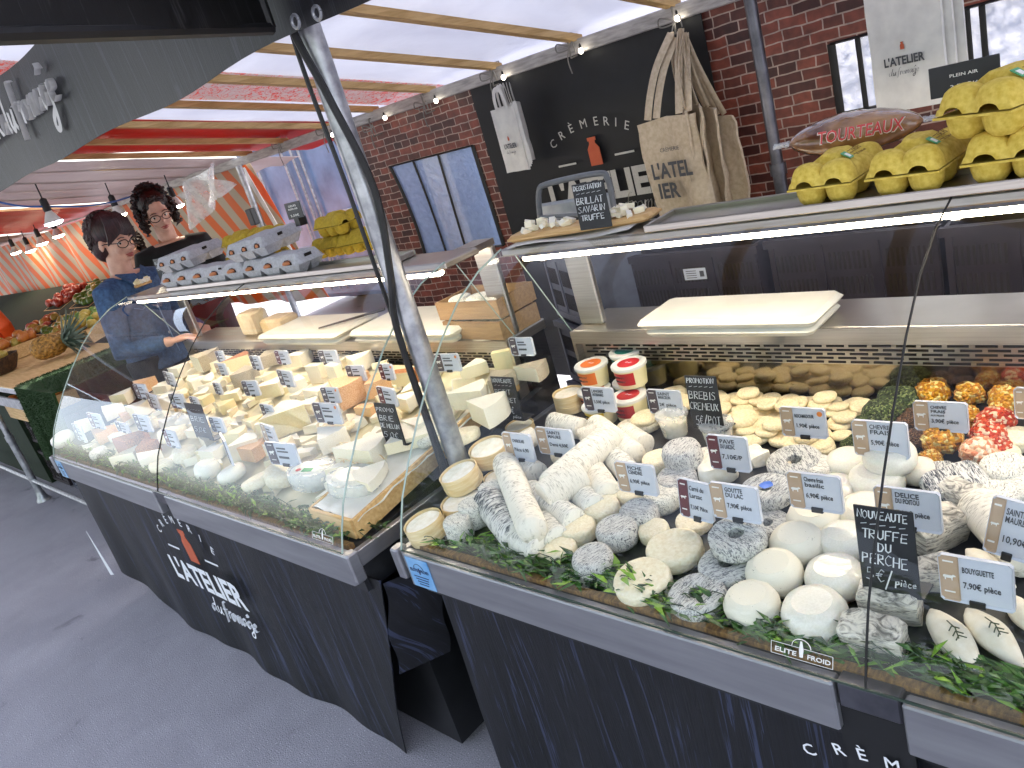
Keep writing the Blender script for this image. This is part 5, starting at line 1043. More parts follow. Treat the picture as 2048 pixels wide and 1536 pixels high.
# grey cartons
def gcarton(p0,L,W,z,rz,n,label,s=1,end=False):
    t=thing('egg_carton',label,'egg box',(p0[0],p0[1],z),(0,0,rz),None,s); cw=L/n
    tray=MB()
    for i in range(n):
        for j in (0,1): 
            cx=-L/2+cw*(i+.5); cy=-W/4+j*W/2; k=cw*.5
            tray.loft([[(cx+a*k*.55,cy+b*W*.25*.6,0) for a,b in ((-1,-1),(1,-1),(1,1),(-1,1))],[(cx+a*k*.98,cy+b*W*.25*.98,.030) for a,b in ((-1,-1),(1,-1),(1,1),(-1,1))]])
    tray.box((0,0,.0315),(L+.006,W+.006,.003)); tray.build('egg_tray',gcard,t,30)
    def fn(u,v):
        x=-L/2-.002+(L+.004)*u; y=-W/2-.002+(W+.004)*v; e=min(1,min(min(u,1-u)*L/.010,min(v,1-v)*W/.016)); sc=abs(math.cos(PI*u*n))**.6
        return (x,y,.033+.034*(1-(1-e)**1.8)*(1-.10*(1-abs(math.sin(PI*u*n)))))
    MB().grid(fn,n*8,14).build('carton_lid',gcard,t,50)
    for i in range(n):
        cx=-L/2+cw*(i+.5); MB().poly([(-cw*.20,0),(cw*.20,0),(cw*.2,.008),(cw*.06,.017),(-cw*.06,.017),(-cw*.2,.008)],.002).build('opening',hole_shade,t,0,loc=(cx,-W/2-.0025,.0335))  # dark plate paints the shade inside each opening
        MB().lathe([(.0005,-.006),(cw*.15,-.004),(cw*.17,.0),(cw*.13,.006),(.0005,.009)],12).build('egg',eggm,t,loc=(cx,-W/2+.002,.040))
    MB().poly([(-.012,0),(.012,0),(.009,.007),(-.009,.007)],.002).build('latch_hole',hole_shade,t,0,loc=(L*.28,-W/2-.0008,.052)) if n>3 else MB().box((L/2+.001,-W*.05,.052),(.004,.026,.010)).build('latch_hole',hole_shade,t,0)
    return t
def gpos(x,y,z): return at(x,y,'z',z)
Z1=1.268
A_=gpos(402,553,Z1); B_=gpos(580,525,Z1); gcarton(((A_.x+B_.x)/2,1.365,0),abs(B_.x-A_.x),.10,Z1,0.02,5,'long grey pulp egg box, left one of the lower row'); C_=gpos(705,505,Z1)
gcarton(((B_.x+C_.x)/2+.005,1.37,0),abs(C_.x-B_.x)-.01,.10,Z1,0.02,3,'short grey pulp egg box, right end of the lower row')
gcarton((A_.x+.13,1.42,0),.16,.25,1.338,.50,3,'grey pulp egg box stacked at the left',1.0); gcarton((B_.x+.05,1.42,0),.16,.25,1.338,.45,3,'grey pulp egg box stacked at the right',1.0)
# olive cartons behind
YTo=YT.copy(); YTo.materials.clear(); YTo.materials.append(oyel); YLo=YL.copy(); YLo.materials.clear(); YLo.materials.append(oyel)
for i,(x,y,z,l) in enumerate([(-2.98,1.52,Z1,'lower olive-yellow egg box between the two grey stacks, left'),(-2.82,1.53,Z1,'lower olive-yellow egg box between the two grey stacks, right'),(-2.93,1.52,Z1+.075,'olive-yellow egg box topping the left pair'),(-2.76,1.53,Z1+.07,'olive-yellow egg box half hidden by the upper grey one'),(-2.36,1.54,Z1,'lower olive-yellow egg box right of the grey stack'),(-2.21,1.55,Z1,'rightmost lower olive-yellow egg box'),(-2.30,1.54,Z1+.07,'olive-yellow egg box topping the right pair')]):
    t=thing('egg_carton',l,'egg box',(x,y,z+.034),(0,0,.1*(i%3)),'olive-yellow egg boxes on the far counter'); link('egg_tray',YTo,t); link('carton_lid',YLo,t)
def sign(x0,y0,x1,y1,Y,label,lines,rx_=-.05):
    a,b=at(x0,y1,'y',Y),at(x1,y0,'y',Y); b2=at((x0+x1)/2,y1,'y',Y); W=at(x1,(y0+y1)/2,'y',Y).x-at(x0,(y0+y1)/2,'y',Y).x; Hh=at((x0+x1)/2,y0,'y',Y).z-b2.z
    t=thing('price_sign',label,'price sign',b2,(rx_,0,0)); MB().box((0,0,Hh/2),(W,.003,Hh),bev=.001).build('board',chalkb,t); MB().box((0,.012,-.012),(W*.3,.03,.03)).build('holder',blackp,t)
    for s,z,h,w in lines: put_text(s,t,0,Hh*z,Hh*h,palew,.01,-.003,w=W*w)
    return t
sign(577,402,610,437,1.50,'small dark price sign standing over the grey egg boxes',[('OEUFS',.72,.12,.5),('PLEIN AIR',.55,.10,.6),('2,50€',.15,.13,.55)]); 
sign(1858,122,2003,186,1.60,'dark price sign above the yellow egg boxes at the upper right',[('PLEIN AIR',.58,.10,.4),('3,50€/6',.2,.14,.4)])
# tasting boards
def tasting(px0,px1,py,z,d,label,n,rz,cc):
    a,b=at(px0,py,'z',z),at(px1,py-20,'z',z); L=abs(b.x-a.x); c=((a.x+b.x)/2,max(1.41,min(1.44,(a.y+b.y)/2)),z)
    t=tag(MB().rbox((0,0,.009),(L,d,.016),.01).build('tasting_board',wood,None,loc=c,rot=(0,0,rz)),label,'wooden board')
    rn=random.Random(n)
    for i in range(n):
        s=rn.uniform(.013,.021); x=rn.uniform(-L*.42,L*.42); y=rn.uniform(-d*.35,d*.35); q=Matrix.Rotation(rz,3,'Z')@Vector((x,y,0))
        o=link('cheese_cube',BL[cc][0] if i%2 else BL['w'][0],None,Vector(c)+q+Vector((0,0,.0165+rn.choice((0,0,.008)))),(rn.uniform(-.5,.5),rn.uniform(-.5,.5),rn.uniform(0,6)),(s*1.3,s*1.6,s*1.2)); tag(o,'small bite of cheese heaped on the '+('tasting board by the chalkboard' if cc=='p' else 'small board at the far end'),'cheese','tasting bites, '+('chalkboard' if cc=='p' else 'far end'))
    return c
tag(MB().slab(lambda u,v:(-.17+.34*u,-.055+.11*v,.004*math.sin(u*7+v*3)),12,6,(0,0,.0012)).build('paper_sheet',paperw,None,loc=(-1.20,1.425,1.264),rot=(0,0,.1)),'thin paper sheet beneath the tasting board','paper')
c=tasting(1055,1290,468,1.268,.085,'pale wooden tasting board covered in small cheese bites',46,.12,'p')
board(1160,358,1227,458,0,'dark slate board reading DEGUSTATION BRILLAT SAVARIN TRUFFE',[('DEGUSTATION',.86,.10,.05,.88),('-----',.76,.05,.1,.8),('BRILLAT',.56,.14,.06,.84),('SAVARIN',.38,.13,.06,.86),('TRUFFE',.20,.12,.1,.75)],th=.0012,foot=False,place=at(1193,457,'y',1.395))
tasting(350,402,548,1.27,.09,'small wooden board of yellow cheese bites left of the grey egg boxes',20,.05,'yy')
board(322,512,352,566,0,'little chalkboard leaning at the left end of the far shelf',[('BEAUFORT',.78,.10,.05,.85),('ETE',.55,.12,.1,.5),('2,50€',.3,.12,.1,.7)],th=.0011,foot=False,place=at(337,565,'z',1.268))
t=thing('cake_bag','patterned plastic bag lying at the left end of the far shelf','bag',(at(300,545,'z',1.30).x-.02,1.42,1.297),(0,0,.1)); MB().grid(lambda u,v:(-.10+.2*u,.05*(math.sin(PI*u)**.6)*math.cos(2*PI*v),.032*(math.sin(PI*u)**.6)*math.sin(2*PI*v)),20,16).jitter(.006,25,3).build('bag_body',M('bag_brown2','#3a3038','#b09aa0',rough=.15,scale=14,bump=.5,coat=1),t,60)
# grey wire rack behind the tasting board
mb=MB(); Y=1.66; q=[at(1080,435,'y',Y),at(1078,385,'y',Y),at(1095,368,'y',Y),at(1195,347,'y',Y),at(1215,358,'y',Y),at(1225,400,'y',Y),at(1235,470,'y',Y)]
mb.tube(cat_(q,6),.008,10); mb.tube([q[0],at(1225,425,'y',Y)],.006,8); mb.tube([q[0],q[0]-Vector((0,0,.10))],.008,8)
tag(mb.build('grey_rack',M('grey_coated_tube','#5f6268','#6c7076',rough=.35,bump=.05),None),'bent grey tube frame behind the tasting board','rack')
tag(MB().box(at(1150,415,'y',1.72),(.26,.02,.05),bev=.006).build('scale_body',M('grey_plastic','#8c9097','#a0a4aa',rough=.4,bump=.05),None),'flat pale grey scale top inside the bent tube frame','scale')
# ---- crates
def crate_obj(loc,L,W,Hh,mat,label,rz=0,rx_=0,group=None):
    t=thing('plastic_crate',label,'crate',loc,(rx_,0,rz),group)
    for nm,c,s in (('front_wall',(0,-W/2,Hh/2),(L,.008,Hh)),('back_wall',(0,W/2,Hh/2),(L,.008,Hh)),('end_wall',(-L/2+.004,0,Hh/2),(.008,W-.008,Hh)),('end_wall',(L/2-.004,0,Hh/2),(.008,W-.008,Hh)),('floor',(0,0,.006),(L-.018,W-.018,.01))):
        MB().box(c,s).build(nm,mat,t,0)
    rim=MB(); rim.box((0,-W/2-.008,Hh-.012),(L+.016,.014,.022)); rim.box((0,-W/2-.006,.012),(L,.008,.022)); 
    for x in (-L/2+.01,-L/6,L/6,L/2-.01): rim.box((x,-W/2-.0055,Hh/2),(.014,.006,Hh-.05))
    rim.build('ribs',mat,t,0)
    sl=MB()
    for k in range(3):
        for i in range(9):
            for r in range(2):
                x=-L/2+L/6*(1+2*k)+(i-4)*L/3/11.5; sl.box((x,-W/2-.0045,Hh*.30+r*Hh*.34),(L/3/24,.002,Hh*.24))
    o=sl.build('slots',hole_shade,t,0); return t  # dark strips on a solid wall paint the shade of the slots
g1='plum plastic crates stacked behind the nearest counter'
c0=crate_obj((-1.29,2.15,.0),.44,.32,.205,crate,'plum plastic crate in a stack behind the nearest counter',group=g1)
q=0
for (x,n,dy) in ((-1.29,5,0),(-.83,5,.03),(-.37,5,0),(.10,5,.02)):
    for k in range(n):
        if q==0: q=1; continue
        c_=copy_tree(c0); c_.location=(x+.008*((k*7)%3-1),2.15+dy+.01*((k*5)%3-1),k*.2072)
p=at(1390,548,'y',1.985); t=tag(MB().box((0,0,0),(.075,.0015,.035)).build('crate_label',card_w,None,0,loc=p),'white printed label stuck on the crate behind the boards','label'); 
for i in range(4): MB().box((-.012,-.0012,.010-.007*i),(.035,.0006,.002)).build('print_line',ink,t,0)
MB().box((.024,-.0012,0),(.014,.0006,.018)).build('print_block',ink,t,0)
g2='grey plastic crates tilted beside the wooden boxes'
p=at(1185,640,'y',1.95); crate_obj((p.x+.0,2.02,.84),.34,.20,.24,crateg,'grey slotted crate standing behind the worktop gap, upper one',rz=-.5); crate_obj((p.x+.02,2.02,.60),.36,.24,.23,crateg,'grey slotted crate behind the worktop gap, lower one',rz=-.45); 
for k in range(3): crate_obj((p.x+.02,2.02,k*.198),.38,.26,.195,crateg,['bottom','second','third'][k]+' grey crate of the stack behind the worktop gap',rz=-.45)
# wooden boxes with cheeses on the far worktop
def woodbox(x,y,z,L,W,Hh,label,rz=0):
    t=thing('wooden_crate',label,'wooden box',(x,y,z),(0,0,rz))
    for nm,c,s in (('side_board',(0,-W/2,Hh/2),(L,.006,Hh)),('side_board',(0,W/2,Hh/2),(L,.006,Hh)),('side_board',(-L/2+.003,0,Hh/2),(.006,W-.006,Hh)),('side_board',(L/2-.003,0,Hh/2),(.006,W-.006,Hh)),('bottom_board',(0,0,.003),(L-.014,W-.014,.005))): MB().box(c,s).build(nm,M('dull_wood','#86694a','#9a7c58',rough=.7,scale=8,stretch=(1,12,12),bump=.15),t,0)
    for i in range(3): link('wrapped_cheese',ME['ashl'][i%2],t,(-L*.3+i*L*.3,-W*.15,.01),(0,0,i),(L*.14,L*.14,L*.17))
    return t
woodbox(-1.70,1.53,.9815,.26,.15,.055,'open wooden box of wrapped cheeses on the far worktop',-.06); woodbox(-1.71,1.54,1.040,.27,.15,.055,'upper wooden box stacked on the open one',-.02)
for x in (-1.83,-1.60): MB().box((x,1.74,1.04),(.012,.012,.09)).build('corner_post',wood,bpy.data.objects['wooden_crate'],0) if False else None
tag(MB().rbox((-2.95,1.54,1.016),(.16,.10,.07),.01).build('paper_parcel',M('kraft','#a89068','#bca67e',rough=.7,bump=.3),None),'brown paper parcel on the far worktop near the left stack','parcel'); tag(MB().rbox((-3.16,1.54,1.031),(.12,.09,.10),.01).build('paper_parcel',M('kraft2','#b5a58a','#c8baa0',rough=.7,bump=.3),None),'taller grey-brown parcel behind the left board stack','parcel')
# ================================================================== HANGING BAGS
def tote_bag(p,wd,ht,rz,label,front=False,k=0,Y0=2.7):
    t=thing('tote_bag',label,'tote bag',(p.x,p.y,p.z),(0,0,rz),None if front else None)
    top=at(1355,62,'y',2.72)
    def fn(u,v):
        x=-wd/2+wd*u; z=-ht*v; return (x*(1-.05*v)+.02*math.sin(v*3+k),.02*math.sin(u*9+k)*(.3+v)+.012*noise.noise(Vector((u*6,v*6,k))),z-.02*abs(u-.5))
    MB().slab(fn,14,14,(0,.008,0)).build('bag_body',tote,t,60)
    R_=Matrix.Rotation(-rz,3,'Z'); dl=R_@(top-p)
    for q_,s in enumerate((-.36,-.2,.2,.36)):
        a=Vector((s*wd,0,0)); mb=MB(); e=dl+Vector((s*.05,.01*q_-.015,-.02*(q_%2))); mb.tube(cat_([a,a.lerp(e,.3)+Vector((s*.03,-.012,0)),a.lerp(e,.65)+Vector((s*.04,-.016,0)),e],6),[.017]*19 if False else .017,6,flat=.25); mb.build('strap',tote,t,60)
    return t
Yq=2.66
for k,(px,py,ht,wd,rz,l,y) in enumerate([(1420,232,.34,.26,-.5,'rear tote bag of the hanging bunch, right end',2.72),(1400,215,.42,.24,-.7,'fourth tote bag from the front of the bunch',2.70),(1385,208,.44,.24,-.85,'middle tote bag of the hanging bunch',2.68),(1368,215,.46,.22,-1.0,'second tote bag of the bunch with part of the black lettering',2.66),(1335,232,.42,.27,-.15,'front tote bag of the bunch with black lettering',2.60)]):
    p=at(px,py,'y',y); t=tote_bag(p,wd,ht,rz,l,k==4,k)
    if k==4:
        put_text("L'ATEL",t,-.01,-.215,.055,ink,.03,-.030,w=.19); put_text('CRÈMERIE',t,.0,-.12,.014,ink,.0,-.028,w=.09); put_text('IER',t,-.04,-.29,.055,ink,.03,-.032,w=.10)
    if k==3: put_text('IER',t,.04,-.25,.05,ink,.03,-.028,w=.12); put_text('ge',t,.05,-.33,.05,ink,.02,-.028,w=.07)
def paper_bag(p,wd,ht,rz,ry,label,k,lg=False,tint=paperw):
    t=thing('paper_bag',label,'paper bag',p,(0,ry,rz))
    def fn(u,v): return (-wd/2+wd*u,.006*math.sin(u*5+k)+.01*v*noise.noise(Vector((u*3,v*3,k))),-ht*v)
    MB().slab(fn,8,8,(0,.010,0)).build('bag_body',tint,t,60)
    mb=MB(); mb.tube(cat_([(-wd*.22,-.003,-.01),(-wd*.20,-.006,.04),(-wd*.1,-.006,.075),(wd*.1,-.006,.075),(wd*.20,-.006,.04),(wd*.22,-.003,-.01)],6),.010,6,flat=.15); mb.build('handle',tint,t,60)
    if lg:
        put_text("L'ATELIER",t,0,-ht*.62,.02,ink,.03,-.010,w=wd*.55); fromage(ink,t,-wd*.22,-ht*.70,wd*.42,-.012); b=MB(); bottle_me(b,0,0,.018); b.build('bottle_emblem',orange_b,t,0,loc=(0,-.010,-ht*.50))
    return t
for k,(px,py,w_,h_,rz,ry,l) in enumerate([(1032,205,.12,.25,-.9,-.10,'rearmost white paper bag of the hanging bunch'),(1026,205,.125,.255,-.8,-.08,'fifth white paper bag of the hanging bunch'),(1020,207,.13,.26,-.65,-.05,'fourth white paper bag of the hanging bunch'),(1014,209,.135,.265,-.5,-.02,'third white paper bag of the hanging bunch'),(1009,212,.14,.27,-.32,0,'second white paper bag of the hanging bunch'),(1004,216,.150,.275,-.12,.02,'front white paper bag printed with the shop lettering')]):
    paper_bag(at(px,py,'y',2.70-.012*k),w_,h_,rz,ry,l,k,k==5)
for k,(px,py,l) in enumerate([(1835,-40,'rear white paper bag hanging at the upper right'),(1815,-35,'middle white paper bag hanging at the upper right'),(1795,-30,'front white paper bag hanging at the upper right, faint lettering')]):
    paper_bag(at(px,py,'y',2.3-.015*k),.19,.30,-.1*k,0,l,k,k==2)
tag(MB().tube([at(1815,-90,'y',2.3),at(1815,-30,'y',2.3)],.003,6).build('rope_tie',rope,None),'cord holding the paper bags at the upper right','cord')
# ================================================================== PEOPLE
skin=M('skin','#c29480','#d2a690',rough=.5,scale=25,bump=.1,sss=.1); hairb=M('dark_brown_hair','#140c0a','#2c1a16',rough=.45,scale=90,stretch=(1,1,.3),bump=.8,bdist=.004); haira=M('auburn_hair','#1e0d0f','#3b1b1c',rough=.45,scale=90,stretch=(1,1,.25),bump=.8,bdist=.004)
denim=M('denim','#1f3654','#3d5c84',rough=.8,scale=60,bump=.4,lo=.3,hi=.7); knit=M('black_knit','#070708','#101012',rough=.85,scale=120,bump=.4); dark_tr=M('dark_trousers','#101218','#1a1d25',rough=.8)
lipm=M('lips','#9c4a46','#a85550',rough=.4,bump=0); glf=M('glasses_frame','#140c0c','#1e1212',rough=.25,bump=0); eyew=M('eye_white','#d8d2c8','#e0dad0',rough=.2,bump=0); iris=M('dark_iris','#1a120c','#22180f',rough=.15,bump=0)
def vox(mb,mat,name,parent,size,smooth=4):
    me=mb.mesh('tmp',mat,0); o=bpy.data.objects.new('tmp',me); col.objects.link(o)
    m=o.modifiers.new('r','REMESH'); m.mode='VOXEL'; m.voxel_size=size; m.use_smooth_shade=True
    s=o.modifiers.new('s','SMOOTH'); s.factor=.5; s.iterations=smooth
    bpy.context.view_layer.update(); me2=bpy.data.meshes.new_from_object(o.evaluated_get(bpy.context.evaluated_depsgraph_get())); bpy.data.objects.remove(o); me2.name=name
    if not me2.materials: me2.materials.append(mat)
    return link(name,me2,parent)
def ell(mb,c,r,n=18,m=10,T=None):
    mb.loft([[(c[0]+r[0]*math.sin(PI*(i+.02)/(m+.04))*math.cos(2*PI*j/n),c[1]+r[1]*math.sin(PI*(i+.02)/(m+.04))*math.sin(2*PI*j/n),c[2]-r[2]*math.cos(PI*(i+.02)/(m+.04))) for j in range(n)] for i in range(m+1)],True,True,T)
def head(mb,T):
    ell(mb,(0,-.012,.075),(.074,.092,.088),T=T); ell(mb,(0,.022,.015),(.058,.064,.080),T=T); ell(mb,(0,.058,-.052),(.026,.022,.020),T=T)
    ell(mb,(0,.030,-.028),(.048,.050,.036),T=T)
    for s in (-1,1): ell(mb,(s*.075,-.008,.02),(.009,.018,.030),T=T); ell(mb,(s*.038,.062,-.005),(.020,.018,.020),T=T); ell(mb,(s*.032,.076,.048),(.026,.010,.008),T=T)
    mb.loft([[(-.006,.080,.045),(.006,.080,.045),(.0,.084,.046)],[(-.012,.080,.0),(.012,.080,.0),(.0,.108,.004)],[(-.008,.078,-.012),(.008,.078,-.012),(0,.090,-.014)]],True,True,T)
    ell(mb,(0,.100,.002),(.012,.012,.009),T=T)
def hand(mb,w,d,up,curl=.5,s=1):
    # w wrist, d pointing dir, up palm normal
    w=Vector(w); d=Vector(d).normalized(); up=(Vector(up)-d*Vector(up).dot(d)).normalized(); sd=d.cross(up)
    mb.tube([w-d*.02,w+d*.02,w+d*.05,w+d*.085],[.024,.028,.034,.030],12,flat=.5)
    for k,(o,L) in enumerate(((-.027,.062),(-.009,.072),(.009,.068),(.027,.052))):
        p=w+d*.082+sd*o*s; a=p+d*L*.45-up*L*.12*curl*2; b=a+d*L*.28-up*L*.38*curl; c=b+d*L*.10-up*L*.30*curl; mb.tube([p-d*.02,p,a,b,c],[.010,.0095,.009,.008,.006],8)
    p=w+d*.03-sd*.028*s; mb.tube([p,p+d*.03-sd*.022*s,p+d*.055-sd*.022*s-up*.012],[.012,.010,.007],8)
def person(loc,face,sc,label,top,hairmat,style,arms,headrot,pants=dark_tr,lean=0):
    t=thing('person',label,'person',loc,(0,0,face-PI/2),None,sc)
    HT=TR((0,.012+lean,1.535),headrot)
    b=MB(); head(b,HT); b.tube([(0,-.02+lean*.8,1.33),(0,-.012+lean*.9,1.42),(0,.0+lean,1.50)],[.062,.054,.056],14)
    tor=[(.0,.92,.165,.11),(.0,1.02,.145,.10),(.0,1.15,.15,.105),(lean*.4,1.28,.17,.11),(lean*.6,1.36,.15,.09),(lean*.7,1.40,.09,.07)]
    b.loft([[(rx*math.cos(a),y+ry*math.sin(a),z) for a in [2*PI*j/20 for j in range(20)]] for y,z,rx,ry in tor])
    for s in (-1,1):
        b.tube([(s*.09,0,.96),(s*.095,.01,.50),(s*.095,-.01,.09)],[.088,.060,.042],12); b.tube([(s*.095,-.03,.05),(s*.1,.08,.035),(s*.1,.16,.025)],[.04,.038,.028],10)
    for s,(el,wr,hd,up) in zip((-1,1),arms):
        sh=Vector((s*.165,lean*.6,1.345)); b.tube([sh-Vector((s*.05,0,0)),sh,Vector(el),Vector(wr)],[.05,.050,.040,.026],12); hand(b,wr,hd,up,.6,s)
    body=vox(b,skin,'body',t,.0075,5)
    # clothing
    c=MB(); g=1.13
    tc=[(.0,.90,.185,.135),(.0,1.02,.17,.128),(.0,1.15,.175,.13),(lean*.4,1.28,.185,.13),(lean*.6,1.345,.17,.108),(lean*.7,1.385,.115,.085)]
    c.loft([[(rx*math.cos(a),y+ry*math.sin(a),z) for a in [2*PI*j/24 for j in range(24)]] for y,z,rx,ry in tc])
    for s,(el,wr,hd,up) in zip((-1,1),arms):
        sh=Vector((s*.165,lean*.6,1.34)); w=Vector(wr); e=Vector(el); c.tube([sh-Vector((s*.07,0,0)),sh,sh.lerp(e,.5),e,e.lerp(w,.5),e.lerp(w,.88)],[.070,.068,.060,.056,.048,.042],14)
    c.jitter(.007,13,len(label)); cl=vox(c,top,'jacket' if top is denim else 'jumper',t,.010,3)
    p=MB()
    for s in (-1,1): p.tube([(s*.085,0,.98),(s*.095,.01,.50),(s*.095,-.01,.08)],[.108,.078,.062],14)
    vox(p,pants,'trousers',t,.014,2); sh_=MB()
    for s in (-1,1): sh_.tube([(s*.095,-.05,.05),(s*.1,.06,.045),(s*.1,.18,.03)],[.05,.048,.034],12)
    sh_.build('shoes',blackp,t,60)
    hp=link('face_parts',None,t) if False else t
    def onh(mb,name,mat,par=t): return mb.build(name,mat,par,60)
    for s in (-1,1):
        m=MB(); ell(m,(s*.031,.066,.028),(.014,.012,.009),T=HT); e=onh(m,'eye',eyew); m=MB(); ell(m,(s*.031+.004,.0755,.027),(.006,.004,.006),T=HT); onh(m,'iris',iris,e)
        m=MB(); m.tube([HT@Vector(q) for q in ((s*.050,.078,.050),(s*.034,.088,.057),(s*.016,.088,.052))],.0035,6,flat=.6); onh(m,'eyebrow',hairmat)
    m=MB(); m.tube([HT@Vector(q) for q in ((-.024,.078,-.034),(-.008,.091,-.030),(0,.092,-.032),(.008,.091,-.030),(.024,.078,-.034))],[.002,.006,.006,.006,.002],8,flat=.8); m.tube([HT@Vector(q) for q in ((-.018,.080,-.041),(0,.090,-.042),(.018,.080,-.041))],[.002,.007,.002],8,flat=.8); onh(m,'mouth',lipm)
    m=MB()
    for s in (-1,1):
        m.tube([HT@Vector((s*.034+.028*math.cos(a)*(1.0),.098-.012*abs(math.cos(a))*(1 if math.cos(a)*s>0 else 0),.026+.019*math.sin(a))) for a in [2*PI*i/16 for i in range(17)]],.0022,6)
        m.tube([HT@Vector(q) for q in ((s*.062,.086,.034),(s*.078,.02,.032),(s*.078,-.02,.022))],.0022,6)
    m.tube([HT@Vector((-.007,.099,.030)),HT@Vector((.007,.099,.030))],.002,6); onh(m,'glasses',glf)
    # hair: cap plus many locks
    h=MB(); rn=random.Random(len(label))
    ell(h,(0,-.022,.088),(.088,.096,.090),T=HT)
    if style=='bob':
        ell(h,(0,-.055,.015),(.084,.066,.095),T=HT)
        for i in range(420):
            a=rn.uniform(PI*.98,PI*2.02); e=rn.uniform(.1,1.5); st=Vector((.088*math.cos(a)*math.cos(e),-.035+.092*math.sin(a)*math.cos(e),.095+.088*math.sin(e)))
            pts=[st]; d=Vector((math.cos(a)*.30,math.sin(a)*.30,-.9))
            for k in range(5): d=(d+Vector((-.16*math.cos(a),-.10*math.sin(a),-.30))).normalized(); pts.append(pts[-1]+d*rn.uniform(.020,.030)+Vector((rn.uniform(-.004,.004),rn.uniform(-.004,.004),0)))
            pts=[q if q.z>-.075 else Vector((q.x*.93,q.y,-.075)) for q in pts]; h.tube([HT@(q+Vector((.006*math.sin(k_*2+i),.006*math.cos(k_*2.3+i),0))) for k_,q in enumerate(pts)],[.005,.006,.006,.006,.005,.003],5)
        for i in range(90):
            x=-.080+.160*i/89+.002*math.sin(i*5); pts=[(x*.6,.01,.165),(x*.9+.012,.062,.145-.2*x*x*10),(x*1.05+.02,.080,.100-abs(x)*.35),(x*1.1+.022,.076,.072-abs(x)*.5)]; h.tube([HT@Vector(q) for q in pts],[.006,.006,.005,.003],5)
    else:
        for i in range(620):
            a=rn.uniform(-.35,PI*2*.5+.35)+PI; e=rn.uniform(-.2,1.5); r0=1+rn.uniform(0,.28); st=Vector((.088*r0*math.cos(a)*math.cos(e),-.025+.095*r0*math.sin(a)*math.cos(e),.075+.10*r0*math.sin(e)))
            low=rn.uniform(0,.10) if e<.6 else 0; st.z-=low*1.1; ph=rn.uniform(0,6.28); rr=rn.uniform(.008,.015)
            h.tube([HT@(st+Vector((rr*math.cos(ph+k*1.3),rr*math.sin(ph+k*1.3),-.007*k+.014))) for k in range(8)],[.003,.005,.006,.006,.006,.006,.005,.002],5)
        for i in range(46):
            x=-.085+.17*i/45; ph=rn.uniform(0,6); z0=.150-(abs(x)/.085)**2*.10
            h.tube([HT@(Vector((x*.95,.045-(abs(x)/.085)*.035,z0))+Vector((.010*math.cos(ph+k*1.3),.010*math.sin(ph+k*1.3)+.018,-.006*k))) for k in range(7)],[.003,.006,.007,.007,.007,.005,.002],5)
    h.build('hair',hairmat,t,60)
    return t,HT,cl
w1p=at(217,486,'x',-4.02); sc1=w1p.z/1.562
t1,H1,c1=person((-4.02-.03,w1p.y-.0,0),R(28),sc1,'woman with a dark reddish bob, glasses and a blue denim jacket looking at the counter',denim,haira,'bob',[((-.24,.02,1.06),(-.10,.24,1.02),(.7,.7,.1),(0,0,1)),((.24,.03,1.06),(.16,.26,1.04),(-.2,1,.05),(0,0,1))],(-.22,0,-.1),lean=.03)
# jacket details
mb=MB()
for s in (-1,1): mb.slab(lambda u,v:(s*(.020+.075*u),.095+.030*v-.05*u*(1-v)+.004,1.385-.075*v*(1-.5*u)+.025*u*(1-v)),6,6,(0,.006,.004))
mb.build('collar',denim,c1,60); st_=M('jacket_seam','#6d86a8','#7b93b4',rough=.8,bump=0)
mb=MB(); mb.tube([(0,.135,1.30),(0,.133,1.15),(0,.14,.95)],.003,5)
for s in (-1,1): mb.tube([(s*.045,.128,1.235),(s*.09,.118,1.215),(s*.125,.10,1.235)],.0022,5); mb.tube([(s*.04,.128,1.255),(s*.13,.10,1.255)],.0018,5)
mb.build('seams',st_,c1,60)
for z in (1.27,1.2,1.13,1.06): MB().lathe([(.0005,0),(.007,0),(.006,.003),(.0005,.003)],10,TR((.012,.138,z),(-PI/2,0,0))).build('button',galv,c1)
w2p=at(315,428,'y',2.02); sc2=w2p.z/1.562
t2,H2,c2=person((w2p.x,2.02,0),R(-22),sc2,'woman with curly dark hair and glasses in a black top, hands together over the counter',knit,hairb,'curly',[((-.25,.06,1.08),(-.07,.33,1.14),(.4,.9,.15),(0,0,1)),((.25,.06,1.08),(.06,.33,1.15),(-.4,.9,.1),(0,0,1))],(-.20,.05,.10),lean=.035)
MB().tube(cat_([(.03,-.09,1.40),(.045,.02,1.425),(.06,.11,1.33),(.085,.142,1.15),(.14,.14,.95)],6),.011,6,flat=.35).build('bag_strap',M('tan_leather','#9a6a4a','#b07e5a',rough=.5),c2,60)
# third shopper partly hidden, orange coat at far left edge
p3=at(252,500,'y',2.1)
p3=at(258,492,'y',2.3)
person((p3.x,2.3,0),R(-30),p3.z/1.562,'woman with dark hair in a dark top standing behind the denim jacket woman',M('mauve_top','#2c2228','#3d3038',rough=.8),hairb,'curly',[((-.24,.0,1.08),(-.20,.10,.86),(0,.1,-1),(0,1,0)),((.24,.0,1.08),(.20,.10,.86),(0,.1,-1),(0,1,0))],(-.1,0,0))
po=at(-25,600,'y',1.55)
person((po.x,1.35,0),R(140),1.0,'shopper in a bright orange coat cut off by the left edge',M('orange_coat','#d84a14','#e8591c',rough=.6,scale=20,bump=.3),hairb,'bob',[((-.25,-.02,1.08),(-.2,.12,.90),(0,.6,-.8),(0,0,1)),((.25,-.02,1.08),(.2,.12,.90),(0,.6,-.8),(0,0,1))],(0,0,0))
